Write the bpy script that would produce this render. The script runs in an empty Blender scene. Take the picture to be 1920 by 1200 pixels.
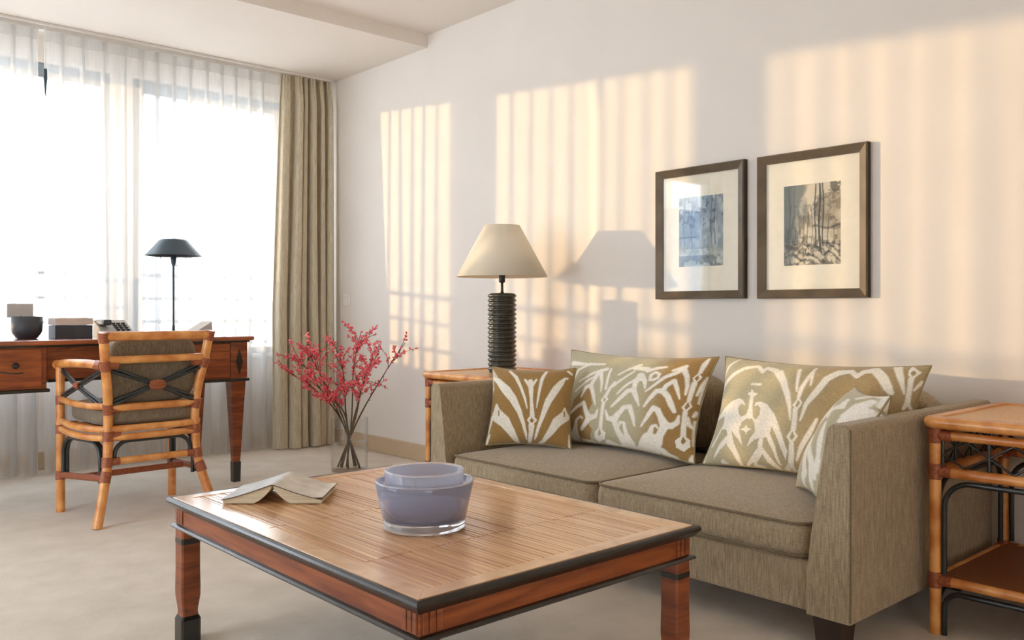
import bpy, math, random
import numpy as np
from mathutils import Vector, Matrix
random.seed(7)
PI = math.pi
SC = bpy.context.scene
COL = SC.collection

# ------------------------------------------------------------------ helpers
def lin(r, g, b):
    def f(c):
        c /= 255.0
        return c / 12.92 if c <= 0.04045 else ((c + 0.055) / 1.055) ** 2.4
    return (f(r), f(g), f(b), 1.0)


class MB:
    """collects shapes and links them as one mesh object"""
    def __init__(self):
        self.v, self.f, self.s, self.m = [], [], [], []

    def add(self, verts, faces, smooth=False, mi=0):
        o = len(self.v)
        self.v += [tuple(p) for p in verts]
        for f in faces:
            self.f.append(tuple(i + o for i in f)); self.s.append(smooth); self.m.append(mi)
        return self

    def box(self, x0, x1, y0, y1, z0, z1, rot=None, mi=0):
        vs = [Vector((x, y, z)) for z in (z0, z1) for y in (y0, y1) for x in (x0, x1)]
        if rot is not None:
            vs = [rot @ v for v in vs]
        return self.add(vs, [(0, 2, 3, 1), (4, 5, 7, 6), (0, 1, 5, 4), (2, 6, 7, 3), (0, 4, 6, 2), (1, 3, 7, 5)], mi=mi)

    def tube(self, pts, r, n=12, closed=False, caps=True, mi=0, flat=1.0):
        pts = [Vector(p) for p in pts]
        k = len(pts)
        rad = [r] * k if not hasattr(r, '__len__') else list(r)
        rings = []
        nrm = None
        for i in range(k):
            if closed:
                t = pts[(i + 1) % k] - pts[i - 1]
            else:
                t = pts[min(i + 1, k - 1)] - pts[max(i - 1, 0)]
            t = t.normalized() if t.length > 1e-9 else Vector((0, 0, 1))
            if nrm is None:
                a = Vector((0, 0, 1)) if abs(t.z) < 0.9 else Vector((1, 0, 0))
                nrm = (a - t * a.dot(t)).normalized()
            else:
                nrm = (nrm - t * nrm.dot(t)).normalized()
            b = t.cross(nrm)
            rings.append([pts[i] + (nrm * math.cos(2 * PI * j / n) * flat + b * math.sin(2 * PI * j / n)) * rad[i] for j in range(n)])
        vs = [p for rg in rings for p in rg]
        fs = []
        for i in range(k if closed else k - 1):
            a, c = i * n, ((i + 1) % k) * n
            for j in range(n):
                fs.append((a + j, a + (j + 1) % n, c + (j + 1) % n, c + j))
        self.add(vs, fs, True, mi)
        if caps and not closed:
            for i, rev in ((0, True), (k - 1, False)):
                q = list(range(n))
                self.add(rings[i], [tuple(reversed(q)) if rev else tuple(q)], False, mi)
        return self

    def lathe(self, prof, cx=0, cy=0, n=48, mi=0, closed=False):
        vs, fs = [], []
        k = len(prof)
        for (r, z) in prof:
            r = max(r, 1e-5)
            vs += [(cx + r * math.cos(2 * PI * j / n), cy + r * math.sin(2 * PI * j / n), z) for j in range(n)]
        for i in range(k if closed else k - 1):
            a, b = i * n, ((i + 1) % k) * n
            for j in range(n):
                fs.append((a + j, a + (j + 1) % n, b + (j + 1) % n, b + j))
        return self.add(vs, fs, True, mi)

    def rings(self, rings, caps=True, smooth=True, mi=0):
        n = len(rings[0])
        vs = [p for r in rings for p in r]
        fs = []
        for i in range(len(rings) - 1):
            for j in range(n):
                fs.append((i * n + j, i * n + (j + 1) % n, (i + 1) * n + (j + 1) % n, (i + 1) * n + j))
        self.add(vs, fs, smooth, mi)
        if caps:
            self.add(rings[0], [tuple(reversed(range(n)))], False, mi)
            self.add(rings[-1], [tuple(range(n))], False, mi)
        return self

    def grid(self, P, smooth=True, mi=0):
        nu, nv = len(P), len(P[0])
        vs = [p for row in P for p in row]
        fs = [(i * nv + j, i * nv + j + 1, (i + 1) * nv + j + 1, (i + 1) * nv + j) for i in range(nu - 1) for j in range(nv - 1)]
        return self.add(vs, fs, smooth, mi)

    def superq(self, c, h, e1=0.3, e2=0.3, n=40, m=24, M=None):
        def sp(v, e): return math.copysign(abs(v) ** e, v)
        rg = []
        for i in range(m + 1):
            ph = -PI / 2 + PI * i / m
            row = []
            for j in range(n):
                th = 2 * PI * j / n
                x = sp(math.cos(ph), e1) * sp(math.cos(th), e2)
                y = sp(math.cos(ph), e1) * sp(math.sin(th), e2)
                z = sp(math.sin(ph), e1)
                p = Vector((x * h[0], y * h[1], z * h[2]))
                if M is not None:
                    p = M @ p
                row.append((p.x + c[0], p.y + c[1], p.z + c[2]))
            rg.append(row)
        return self.rings(rg, caps=False)

    def build(self, name, mat, parent=None, bevel=0, seg=2, loc=None, rot=None, attr=None):
        me = bpy.data.meshes.new(name)
        me.from_pydata(self.v, [], self.f)
        me.polygons.foreach_set('use_smooth', self.s)
        mats = mat if isinstance(mat, (list, tuple)) else [mat]
        for q in mats:
            me.materials.append(q)
        me.polygons.foreach_set('material_index', self.m)
        if attr is not None:
            a = me.color_attributes.new('pattern', 'FLOAT_COLOR', 'POINT')
            a.data.foreach_set('color', np.asarray(attr, dtype=np.float32).ravel())
        me.update()
        o = bpy.data.objects.new(name, me)
        COL.objects.link(o)
        if parent:
            o.parent = parent
        if loc:
            o.location = loc
        if rot:
            o.rotation_euler = rot
        if bevel:
            b = o.modifiers.new('bevel', 'BEVEL')
            b.width = bevel; b.segments = seg; b.limit_method = 'ANGLE'; b.angle_limit = 0.7
        return o


def tag(o, label, cat, group=None, kind=None):
    if label: o['label'] = label
    if cat: o['category'] = cat
    if group: o['group'] = group
    if kind: o['kind'] = kind
    return o


def thing(name, label, cat, loc=(0, 0, 0), rotz=0, group=None):
    o = bpy.data.objects.new(name, None)
    COL.objects.link(o)
    o.empty_display_size = 0.05
    o.location = loc
    o.rotation_euler = (0, 0, rotz)
    return tag(o, label, cat, group)


def struct(name, mb, mat, parent=None, **k):
    o = mb.build(name, mat, parent, **k)
    if parent is None:
        o['kind'] = 'structure'
    return o


def arc(cx, cy, r, a0, a1, n=8):
    return [(cx + r * math.cos(a0 + (a1 - a0) * i / n), cy + r * math.sin(a0 + (a1 - a0) * i / n)) for i in range(n + 1)]


def rrect(x0, x1, y0, y1, r, n=6):
    return (arc(x1 - r, y1 - r, r, 0, PI / 2, n) + arc(x0 + r, y1 - r, r, PI / 2, PI, n)
            + arc(x0 + r, y0 + r, r, PI, 1.5 * PI, n) + arc(x1 - r, y0 + r, r, 1.5 * PI, 2 * PI, n))


def crom(pts, n=8, closed=False):
    P = [Vector(p) for p in pts]
    k = len(P); out = []
    for i in range(k if closed else k - 1):
        p0 = P[(i - 1) % k] if (closed or i > 0) else P[0] * 2 - P[1]
        p1, p2 = P[i], P[(i + 1) % k]
        p3 = P[(i + 2) % k] if (closed or i + 2 < k) else P[-1] * 2 - P[-2]
        for j in range(n):
            t = j / n
            out.append(0.5 * ((2 * p1) + (p2 - p0) * t + (2 * p0 - 5 * p1 + 4 * p2 - p3) * t * t + (3 * p1 - p0 - 3 * p2 + p3) * t ** 3))
    if not closed:
        out.append(P[-1])
    return out

# ------------------------------------------------------------------ materials
def new_mat(name):
    m = bpy.data.materials.new(name)
    m.use_nodes = True
    nt = m.node_tree
    nt.nodes.clear()
    out = nt.nodes.new('ShaderNodeOutputMaterial')
    return m, nt, out


def node(nt, t, **k):
    n = nt.nodes.new(t)
    for a, b in k.items():
        setattr(n, a, b)
    return n


def ramp(nt, stops):
    r = nt.nodes.new('ShaderNodeValToRGB')
    el = r.color_ramp.elements
    while len(el) < len(stops):
        el.new(0.5)
    for e, (p, c) in zip(el, stops):
        e.position = p; e.color = c
    return r


def pmat(name, c1, c2=None, rough=0.5, scale=(20, 20, 20), detail=4, bump=0.0, bscale=None, spec=0.5, metal=0.0,
         coat=0.0, sheen=0.0, noise_scale=1.0, lo=0.35, hi=0.65, extra=None, distort=0.0):
    """principled surface whose colour wanders between c1 and c2 with a stretched noise"""
    m, nt, out = new_mat(name)
    b = node(nt, 'ShaderNodeBsdfPrincipled')
    nt.links.new(b.outputs[0], out.inputs[0])
    b.inputs['Roughness'].default_value = rough
    b.inputs['Specular IOR Level'].default_value = spec
    b.inputs['Metallic'].default_value = metal
    b.inputs['Coat Weight'].default_value = coat
    b.inputs['Coat Roughness'].default_value = 0.16
    b.inputs['Sheen Weight'].default_value = sheen
    tc = node(nt, 'ShaderNodeTexCoord')
    mp = node(nt, 'ShaderNodeMapping')
    mp.inputs['Scale'].default_value = scale
    nt.links.new(tc.outputs['Object'], mp.inputs['Vector'])
    nz = node(nt, 'ShaderNodeTexNoise')
    nz.inputs['Scale'].default_value = noise_scale
    nz.inputs['Detail'].default_value = detail
    nz.inputs['Distortion'].default_value = distort
    nt.links.new(mp.outputs[0], nz.inputs['Vector'])
    if c2 is None:
        c2 = c1
    rp = ramp(nt, [(lo, c1), (hi, c2)])
    nt.links.new(nz.outputs['Fac'], rp.inputs[0])
    nt.links.new(rp.outputs[0], b.inputs['Base Color'])
    if bump:
        bp = node(nt, 'ShaderNodeBump')
        bp.inputs['Strength'].default_value = bump
        bp.inputs['Distance'].default_value = 0.002
        if bscale:
            mp2 = node(nt, 'ShaderNodeMapping'); mp2.inputs['Scale'].default_value = bscale
            nt.links.new(tc.outputs['Object'], mp2.inputs['Vector'])
            n2 = node(nt, 'ShaderNodeTexNoise'); n2.inputs['Scale'].default_value = 1.0; n2.inputs['Detail'].default_value = 3
            nt.links.new(mp2.outputs[0], n2.inputs['Vector'])
            nt.links.new(n2.outputs['Fac'], bp.inputs['Height'])
        else:
            nt.links.new(nz.outputs['Fac'], bp.inputs['Height'])
        nt.links.new(bp.outputs[0], b.inputs['Normal'])
    return m


def fabric(name, c1, c2, streak=(260, 260, 26), rough=0.9, sheen=0.25, bump=0.25):
    """woven cloth: long vertical slubs crossed by fine horizontal threads"""
    m, nt, out = new_mat(name)
    b = node(nt, 'ShaderNodeBsdfPrincipled')
    nt.links.new(b.outputs[0], out.inputs[0])
    b.inputs['Roughness'].default_value = rough
    b.inputs['Specular IOR Level'].default_value = 0.2
    b.inputs['Sheen Weight'].default_value = sheen
    tc = node(nt, 'ShaderNodeTexCoord')
    fac = []
    for sc in (streak, (90, 90, 420)):
        mp = node(nt, 'ShaderNodeMapping'); mp.inputs['Scale'].default_value = sc
        nt.links.new(tc.outputs['Object'], mp.inputs['Vector'])
        nz = node(nt, 'ShaderNodeTexNoise'); nz.inputs['Scale'].default_value = 1; nz.inputs['Detail'].default_value = 2
        nt.links.new(mp.outputs[0], nz.inputs['Vector'])
        fac.append(nz)
    mx = node(nt, 'ShaderNodeMath', operation='MULTIPLY_ADD')
    mx.inputs[1].default_value = 0.35
    nt.links.new(fac[1].outputs['Fac'], mx.inputs[0])
    m2 = node(nt, 'ShaderNodeMath', operation='MULTIPLY'); m2.inputs[1].default_value = 0.65
    nt.links.new(fac[0].outputs['Fac'], m2.inputs[0])
    nt.links.new(m2.outputs[0], mx.inputs[2])
    rp = ramp(nt, [(0.36, c1), (0.64, c2)])
    nt.links.new(mx.outputs[0], rp.inputs[0])
    nt.links.new(rp.outputs[0], b.inputs['Base Color'])
    bp = node(nt, 'ShaderNodeBump'); bp.inputs['Strength'].default_value = bump; bp.inputs['Distance'].default_value = 0.001
    nt.links.new(mx.outputs[0], bp.inputs['Height'])
    nt.links.new(bp.outputs[0], b.inputs['Normal'])
    return m


def attr_mat(name, rough=0.85, sheen=0.3, weave=True, ink=None):
    """dyed cloth or print: colour comes from the mesh's own pattern, slubbed by noise"""
    m, nt, out = new_mat(name)
    b = node(nt, 'ShaderNodeBsdfPrincipled')
    nt.links.new(b.outputs[0], out.inputs[0])
    b.inputs['Roughness'].default_value = rough
    b.inputs['Sheen Weight'].default_value = sheen
    b.inputs['Specular IOR Level'].default_value = 0.2
    a = node(nt, 'ShaderNodeAttribute', attribute_name='pattern')
    if weave:
        tc = node(nt, 'ShaderNodeTexCoord')
        nz = node(nt, 'ShaderNodeTexNoise'); nz.inputs['Scale'].default_value = 160; nz.inputs['Detail'].default_value = 3
        nt.links.new(tc.outputs['Object'], nz.inputs['Vector'])
        rp = ramp(nt, [(0.3, (0.86, 0.86, 0.86, 1)), (0.7, (1.08, 1.08, 1.08, 1))])
        nt.links.new(nz.outputs['Fac'], rp.inputs[0])
        mx = node(nt, 'ShaderNodeMix', data_type='RGBA', blend_type='MULTIPLY')
        mx.inputs['Factor'].default_value = 1
        nt.links.new(a.outputs['Color'], mx.inputs['A']); nt.links.new(rp.outputs[0], mx.inputs['B'])
        nt.links.new(mx.outputs['Result'], b.inputs['Base Color'])
        bp = node(nt, 'ShaderNodeBump'); bp.inputs['Strength'].default_value = 0.2; bp.inputs['Distance'].default_value = 0.001
        nt.links.new(nz.outputs['Fac'], bp.inputs['Height']); nt.links.new(bp.outputs[0], b.inputs['Normal'])
    else:
        nt.links.new(a.outputs['Color'], b.inputs['Base Color'])
    return m


def sheer_mat(name, col, opacity):
    m, nt, out = new_mat(name)
    tr = node(nt, 'ShaderNodeBsdfTransparent'); tr.inputs[0].default_value = (1.0, 1.0, 1.0, 1)
    tl = node(nt, 'ShaderNodeBsdfTranslucent'); tl.inputs[0].default_value = col
    df = node(nt, 'ShaderNodeBsdfDiffuse'); df.inputs[0].default_value = col
    m1 = node(nt, 'ShaderNodeMixShader'); m1.inputs[0].default_value = 0.5
    nt.links.new(tl.outputs[0], m1.inputs[1]); nt.links.new(df.outputs[0], m1.inputs[2])
    tc = node(nt, 'ShaderNodeTexCoord')
    mp = node(nt, 'ShaderNodeMapping'); mp.inputs['Scale'].default_value = (180, 180, 9)
    nt.links.new(tc.outputs['Object'], mp.inputs[0])
    nz = node(nt, 'ShaderNodeTexNoise'); nz.inputs['Scale'].default_value = 1
    nt.links.new(mp.outputs[0], nz.inputs['Vector'])
    rp = node(nt, 'ShaderNodeMapRange')
    rp.inputs['From Min'].default_value = 0.3; rp.inputs['From Max'].default_value = 0.7
    rp.inputs['To Min'].default_value = opacity - 0.02; rp.inputs['To Max'].default_value = opacity + 0.02
    nt.links.new(nz.outputs['Fac'], rp.inputs['Value'])
    m2 = node(nt, 'ShaderNodeMixShader')
    nt.links.new(rp.outputs[0], m2.inputs[0])
    nt.links.new(tr.outputs[0], m2.inputs[1]); nt.links.new(m1.outputs[0], m2.inputs[2])
    nt.links.new(m2.outputs[0], out.inputs[0])
    return m


def pane_mat(name, tint=(1, 1, 1, 1), f0=0.04, rough=0.0):
    """clear pane: see-through straight on, mirror-like at a glancing angle (Schlick)"""
    m, nt, out = new_mat(name)
    tr = node(nt, 'ShaderNodeBsdfTransparent'); tr.inputs[0].default_value = tint
    gl = node(nt, 'ShaderNodeBsdfGlossy'); gl.inputs['Roughness'].default_value = rough
    lw = node(nt, 'ShaderNodeLayerWeight'); lw.inputs[0].default_value = 0.5
    pw = node(nt, 'ShaderNodeMath', operation='POWER'); pw.inputs[1].default_value = 5
    mu = node(nt, 'ShaderNodeMath', operation='MULTIPLY_ADD'); mu.inputs[1].default_value = 1 - f0; mu.inputs[2].default_value = f0
    nt.links.new(lw.outputs['Facing'], pw.inputs[0]); nt.links.new(pw.outputs[0], mu.inputs[0])
    mx = node(nt, 'ShaderNodeMixShader')
    nt.links.new(mu.outputs[0], mx.inputs[0]); nt.links.new(tr.outputs[0], mx.inputs[1]); nt.links.new(gl.outputs[0], mx.inputs[2])
    nt.links.new(mx.outputs[0], out.inputs[0])
    return m


def glass_mat(name, tint, milk=0.0, milkc=(0.6, 0.6, 0.8, 1), rough=0.02, ior=1.45):
    m, nt, out = new_mat(name)
    g = node(nt, 'ShaderNodeBsdfGlass'); g.inputs['Color'].default_value = tint
    g.inputs['Roughness'].default_value = rough; g.inputs['IOR'].default_value = ior
    if milk:
        d = node(nt, 'ShaderNodeBsdfDiffuse'); d.inputs[0].default_value = milkc
        t = node(nt, 'ShaderNodeBsdfTranslucent'); t.inputs[0].default_value = milkc
        a = node(nt, 'ShaderNodeMixShader'); a.inputs[0].default_value = 0.5
        nt.links.new(d.outputs[0], a.inputs[1]); nt.links.new(t.outputs[0], a.inputs[2])
        x = node(nt, 'ShaderNodeMixShader'); x.inputs[0].default_value = milk
        nt.links.new(g.outputs[0], x.inputs[1]); nt.links.new(a.outputs[0], x.inputs[2])
        nt.links.new(x.outputs[0], out.inputs[0])
    else:
        nt.links.new(g.outputs[0], out.inputs[0])
    return m


WALL = pmat('wall_paint', lin(228, 222, 215), lin(231, 225, 218), 0.85, (3, 3, 3), bump=0.04, bscale=(300, 300, 300), spec=0.2)
CEIL = pmat('ceiling_paint', lin(227, 220, 212), lin(230, 223, 215), 0.9, (2, 2, 2), spec=0.1)
CARPET = pmat('carpet_pile', lin(204, 190, 170), lin(220, 207, 189), 0.95, (7, 7, 7), 6, 0.8, (420, 420, 420), 0.1, sheen=0.3, lo=0.3, hi=0.7)
SKIRT = pmat('skirting_paint', lin(196, 172, 142), lin(202, 180, 150), 0.6, (4, 4, 4))
WFRAME = pmat('window_frame_paint', lin(132, 142, 150), lin(140, 150, 158), 0.5, (4, 4, 4))
GLASS = pane_mat('window_glass', f0=0.03)
PICGLASS = pane_mat('picture_glass', f0=0.05)
SHEER = sheer_mat('sheer_voile', (0.72, 0.71, 0.69, 1), 0.50)
DRAPE = fabric('drape_linen', lin(176, 164, 138), lin(212, 202, 180), (300, 300, 14), bump=0.3)
SOFA = fabric('sofa_linen', lin(136, 120, 95), lin(174, 156, 128), (240, 240, 22))
SOFAPIPE = fabric('sofa_piping', lin(102, 87, 66), lin(128, 110, 84), (240, 240, 240))
SEATFAB = fabric('chair_linen', lin(104, 91, 75), lin(136, 121, 100), (240, 240, 30))
DARKLEG = pmat('dark_leg', lin(40, 28, 22), lin(52, 36, 27), 0.4, (20, 20, 4))
MAHOG = pmat('mahogany', lin(108, 50, 23), lin(150, 78, 40), 0.36, (6, 6, 40), 5, 0.05, coat=0.12, distort=1.0)
MAHOGH = pmat('mahogany_grain', lin(116, 52, 20), lin(158, 82, 36), 0.36, (5, 5, 46), 5, 0.05, coat=0.1, distort=0.8)
SLAT = pmat('bamboo_slat', lin(198, 138, 88), lin(245, 198, 148), 0.30, (70, 2.2, 20), 4, 0.04, coat=1.0, lo=0.3, hi=0.7)
TOPWOOD = pmat('table_border_wood', lin(212, 160, 112), lin(242, 198, 150), 0.30, (9, 9, 9), 5, 0.03, coat=1.0, distort=1.5)
SEAM = pmat('slat_gap', lin(48, 24, 12), lin(60, 30, 16), 0.6)
DESKTOP = pmat('polished_desktop', lin(122, 56, 26), lin(160, 84, 44), 0.2, (5, 30, 5), 5, 0.02, coat=1.0, distort=0.8)
EBONY = pmat('ebonised_edge', lin(24, 22, 18), lin(36, 32, 26), 0.28, (12, 12, 12), coat=0.3)
RATTAN = pmat('rattan_cane', lin(196, 118, 54), lin(234, 168, 96), 0.33, (14, 14, 14), 4, 0.05, coat=0.3)
RATTANTOP = pmat('woven_cane_top', lin(208, 154, 92), lin(234, 186, 124), 0.4, (160, 160, 160), 3, 0.2, coat=0.15)
SHELFCANE = pmat('woven_shelf', lin(120, 70, 36), lin(146, 90, 50), 0.5, (160, 160, 160), 3, 0.2)
WRAP = pmat('leather_binding', lin(128, 64, 36), lin(170, 96, 60), 0.45, (120, 120, 240), 3, 0.3)
BLACKCANE = pmat('black_cane', lin(22, 30, 32), lin(34, 42, 44), 0.3, (30, 30, 30), coat=0.4)
FRAMEM = pmat('frame_bronze', lin(92, 80, 64), lin(112, 98, 80), 0.38, (8, 8, 8), metal=0.35)
FRAMEB = pmat('frame_side', lin(34, 24, 18), lin(42, 32, 24), 0.5)
MATB = pmat('mat_board', lin(238, 231, 212), lin(242, 236, 218), 0.9, (30, 30, 30))
SHADE = None
LAMPBODY = pmat('lamp_ceramic', lin(40, 42, 38), lin(58, 58, 50), 0.22, (6, 6, 6), coat=0.4)
METALD = pmat('dark_metal', lin(58, 62, 64), lin(72, 76, 78), 0.35, metal=0.7)
BLUESTEEL = pmat('blue_enamel', lin(54, 70, 82), lin(64, 82, 94), 0.35, (8, 8, 8), metal=0.2)
PAPER = pmat('page_paper', lin(196, 180, 148), lin(226, 212, 182), 0.9, (3, 3, 700), 2)
BOOKEDGE = pmat('book_lining', lin(84, 56, 42), lin(96, 66, 50), 0.7)
WHITE = pmat('white_plastic', lin(232, 228, 220), lin(238, 234, 228), 0.5)
BOXDARK = pmat('box_dark', lin(50, 52, 58), lin(60, 62, 66), 0.5, (20, 20, 20))
BOXLID = pmat('box_lid', lin(196, 180, 166), lin(206, 190, 176), 0.6, (20, 20, 20))
GREYCARD = pmat('grey_card', lin(176, 170, 162), lin(186, 180, 172), 0.7, (20, 20, 20))
STEM = pmat('branch_bark', lin(72, 58, 40), lin(104, 84, 58), 0.7, (60, 60, 20))
RED = pmat('red_blossom', lin(226, 56, 76), lin(250, 140, 146), 0.5, (90, 90, 90), 2, lo=0.4, hi=0.6)
RAIL = pmat('railing_steel', lin(128, 132, 136), lin(140, 144, 148), 0.4, metal=0.3)
CONC = pmat('balcony_concrete', lin(190, 184, 176), lin(200, 194, 186), 0.9, (3, 3, 3))
BUILD = pmat('far_facade', lin(150, 170, 196), lin(160, 180, 205), 0.9, (0.5, 0.5, 0.5))
TRACK = pmat('curtain_track_paint', lin(214, 210, 204), lin(220, 216, 210), 0.6)
VASEGL = pane_mat('vase_glass', tint=(0.985, 0.988, 0.986, 1), f0=0.04)
WATER = pane_mat('vase_water', tint=(0.985, 0.987, 0.98, 1), f0=0.012)
BOWLOUT = glass_mat('lavender_glass', (0.90, 0.91, 0.97, 1), 0.24, (0.66, 0.69, 0.80, 1))
BOWLIN = glass_mat('pale_blue_glass', (0.92, 0.93, 0.97, 1), 0.50, (0.72, 0.74, 0.85, 1))
CLEAR = glass_mat('whitened_clear_glass', (0.99, 0.99, 1.0, 1), 0.25, (0.97, 0.96, 0.98, 1))  # white milk painted in for bright window reflections inside the glass

def shade_mat():
    m, nt, out = new_mat('lamp_shade_cloth')
    d = node(nt, 'ShaderNodeBsdfDiffuse'); d.inputs[0].default_value = lin(248, 241, 224)
    t = node(nt, 'ShaderNodeBsdfTranslucent'); t.inputs[0].default_value = lin(226, 206, 160)
    tc = node(nt, 'ShaderNodeTexCoord')
    nz = node(nt, 'ShaderNodeTexNoise'); nz.inputs['Scale'].default_value = 220
    nt.links.new(tc.outputs['Object'], nz.inputs['Vector'])
    bp = node(nt, 'ShaderNodeBump'); bp.inputs['Strength'].default_value = 0.1; bp.inputs['Distance'].default_value = 0.001
    nt.links.new(nz.outputs['Fac'], bp.inputs['Height']); nt.links.new(bp.outputs[0], d.inputs['Normal'])
    x = node(nt, 'ShaderNodeMixShader'); x.inputs[0].default_value = 0.26
    nt.links.new(d.outputs[0], x.inputs[1]); nt.links.new(t.outputs[0], x.inputs[2]); nt.links.new(x.outputs[0], out.inputs[0])
    return m
SHADE = shade_mat()

# ------------------------------------------------------------------ room shell
XL, YB, YW = -4.85, -7.2, 0.2          # left wall, back wall, window wall (sofa wall is x = 0)
ZS, ZC, YST = 2.456, 2.53, -1.07       # lower ceiling by the window, main ceiling, where it steps
WT = 2.306                             # window head
struct('floor', MB().box(XL - 0.15, 0.15, YB - 0.15, YW + 0.15, -0.1, 0), CARPET)
struct('ceiling', MB().box(XL - 0.15, 0.15, YB - 0.15, YST, ZC, ZC + 0.15).box(XL - 0.15, 0.15, YST, YW + 0.15, ZS, ZC + 0.15), CEIL)
struct('wall_right', MB().box(0, 0.15, YB - 0.15, YW + 0.15, 0, ZC), WALL)
WIN = [(-1.26, -0.28, 0.606), (-2.50, -1.39, 0.606), (-4.69, -2.64, 0.606)]
w = MB()
w.box(XL, 0, YW, YW + 0.15, 0, 0.606).box(XL, 0, YW, YW + 0.15, WT, ZS)
for a, b in ((-0.28, 0), (-1.39, -1.26), (-2.64, -2.50), (XL, -4.69)):
    w.box(a, b, YW, YW + 0.15, 0.606, WT)
struct('wall_front', w, WALL)
BW = (-4.6, -3.0, 0.10, 1.0)                         # unseen low window behind the camera, added to fill floor and furniture with light
w = MB()
w.box(XL, 0, YB - 0.15, YB, 0, BW[2]).box(XL, 0, YB - 0.15, YB, BW[3], ZC)
w.box(XL, BW[0], YB - 0.15, YB, BW[2], BW[3]).box(BW[1], 0, YB - 0.15, YB, BW[2], BW[3])
struct('wall_back', w, WALL)
GY0, GY1, GZ0, GZ1 = -3.0, -1.45, 0.08, 2.1          # unseen glazed doors, added in the left wall and sized for fill light
w = MB()
w.box(XL - 0.15, XL, YB - 0.15, GY0, 0, ZC).box(XL - 0.15, XL, GY1, YW + 0.15, 0, ZS)
w.box(XL - 0.15, XL, GY0, GY1, GZ1, ZC - 0.06).box(XL - 0.15, XL, GY0, GY1, 0, GZ0)
struct('wall_left', w, WALL)

def window(i, x0, x1, z0, z1, y, head):
    f = MB()
    f.box(x0, x1, y, y + 0.07, z1 - head, z1).box(x0, x1, y, y + 0.07, z0, z0 + 0.05)
    f.box(x0, x0 + 0.05, y, y + 0.07, z0 + 0.05, z1 - head).box(x1 - 0.05, x1, y, y + 0.07, z0 + 0.05, z1 - head)
    o = struct('window_%d' % i, f, WFRAME, bevel=0.004)
    MB().box(x0 + 0.05, x1 - 0.05, y + 0.032, y + 0.038, z0 + 0.05, z1 - head).build('pane', GLASS, o)
    return o
for i, (a, b, z) in enumerate(WIN):
    window(i + 1, a, b, z, WT, YW + 0.02, 0.082)
window(4, BW[0], BW[1], BW[2], BW[3], YB - 0.1, 0.06)
gm = (GY0 + GY1) / 2
for i, (a, b) in enumerate(((GY0, gm), (gm, GY1))):
    f = MB()
    f.box(XL - 0.10, XL - 0.04, a, b, GZ1 - 0.06, GZ1).box(XL - 0.10, XL - 0.04, a, b, GZ0, GZ0 + 0.06)
    f.box(XL - 0.10, XL - 0.04, a, a + 0.05, GZ0 + 0.06, GZ1 - 0.06).box(XL - 0.10, XL - 0.04, b - 0.05, b, GZ0 + 0.06, GZ1 - 0.06)
    o = struct('fill_door_%d' % (i + 1), f, WFRAME, bevel=0.004)
    MB().box(XL - 0.073, XL - 0.067, a + 0.05, b - 0.05, GZ0 + 0.06, GZ1 - 0.06).build('pane', GLASS, o)
struct('trim_1', MB().box(XL, 0, YW - 0.03, YW + 0.02, 0.59, 0.615), WALL, bevel=0.004)   # window board behind the sheers
b = MB().box(-0.014, 0, YB, YW, 0, 0.1)
struct('baseboard_right', b, SKIRT, bevel=0.004)
struct('baseboard_front', MB().box(XL, -0.014, YW - 0.014, YW, 0, 0.1), SKIRT, bevel=0.004)
struct('baseboard_left', MB().box(XL, XL + 0.014, YB, GY0, 0, 0.1).box(XL, XL + 0.014, GY1, YW - 0.014, 0, 0.1), SKIRT, bevel=0.004)
struct('balcony_slab', MB().box(XL - 0.6, 0.6, YW + 0.15, 1.0, -0.12, -0.02), CONC)

r = thing('balcony_railing', 'thin steel balcony railing standing outside the window behind the sheer curtains', 'railing', (-2, 0.75, -0.02))
for z in (1.155, 1.0, 0.845, 0.69, 0.535, 0.38):
    MB().tube([(-2.4, 0, z), (2.5, 0, z)], 0.011 if z < 1.1 else 0.015, 8).build('rail', RAIL, r)
for x in (-2.1, -1.5, -0.9, -0.3, 0.12, 0.44, 0.95, 1.5, 2.1):
    MB().tube([(x, 0, 0), (x, 0, 1.155)], 0.012, 8).build('post', RAIL, r)
struct('exterior_building', MB().box(-70, -36, 25, 33, 0, 6.6), BUILD)
tw = MB()  # unseen slanted block, added to keep the sun off the near sofa arm
tw.add([(x, y, z) for z in (0, 9) for x, y in ((-22.2, 25), (-25.2, 29), (-27.2, 29), (-24.2, 25))],
       [(0, 1, 2, 3), (7, 6, 5, 4), (0, 4, 5, 1), (1, 5, 6, 2), (2, 6, 7, 3), (3, 7, 4, 0)])
struct('added_sun_block', tw, BUILD)

# ------------------------------------------------------------------ curtains
o = MB().box(XL + 0.02, -0.03, -0.012, 0.018, ZS - 0.028, ZS).box(XL + 0.02, -0.03, -0.06, -0.045, ZS - 0.016, ZS).build('curtain_track', TRACK, bevel=0.003)
tag(o, 'long grey curtain track fixed under the lower ceiling by the window', 'curtain track')

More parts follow.
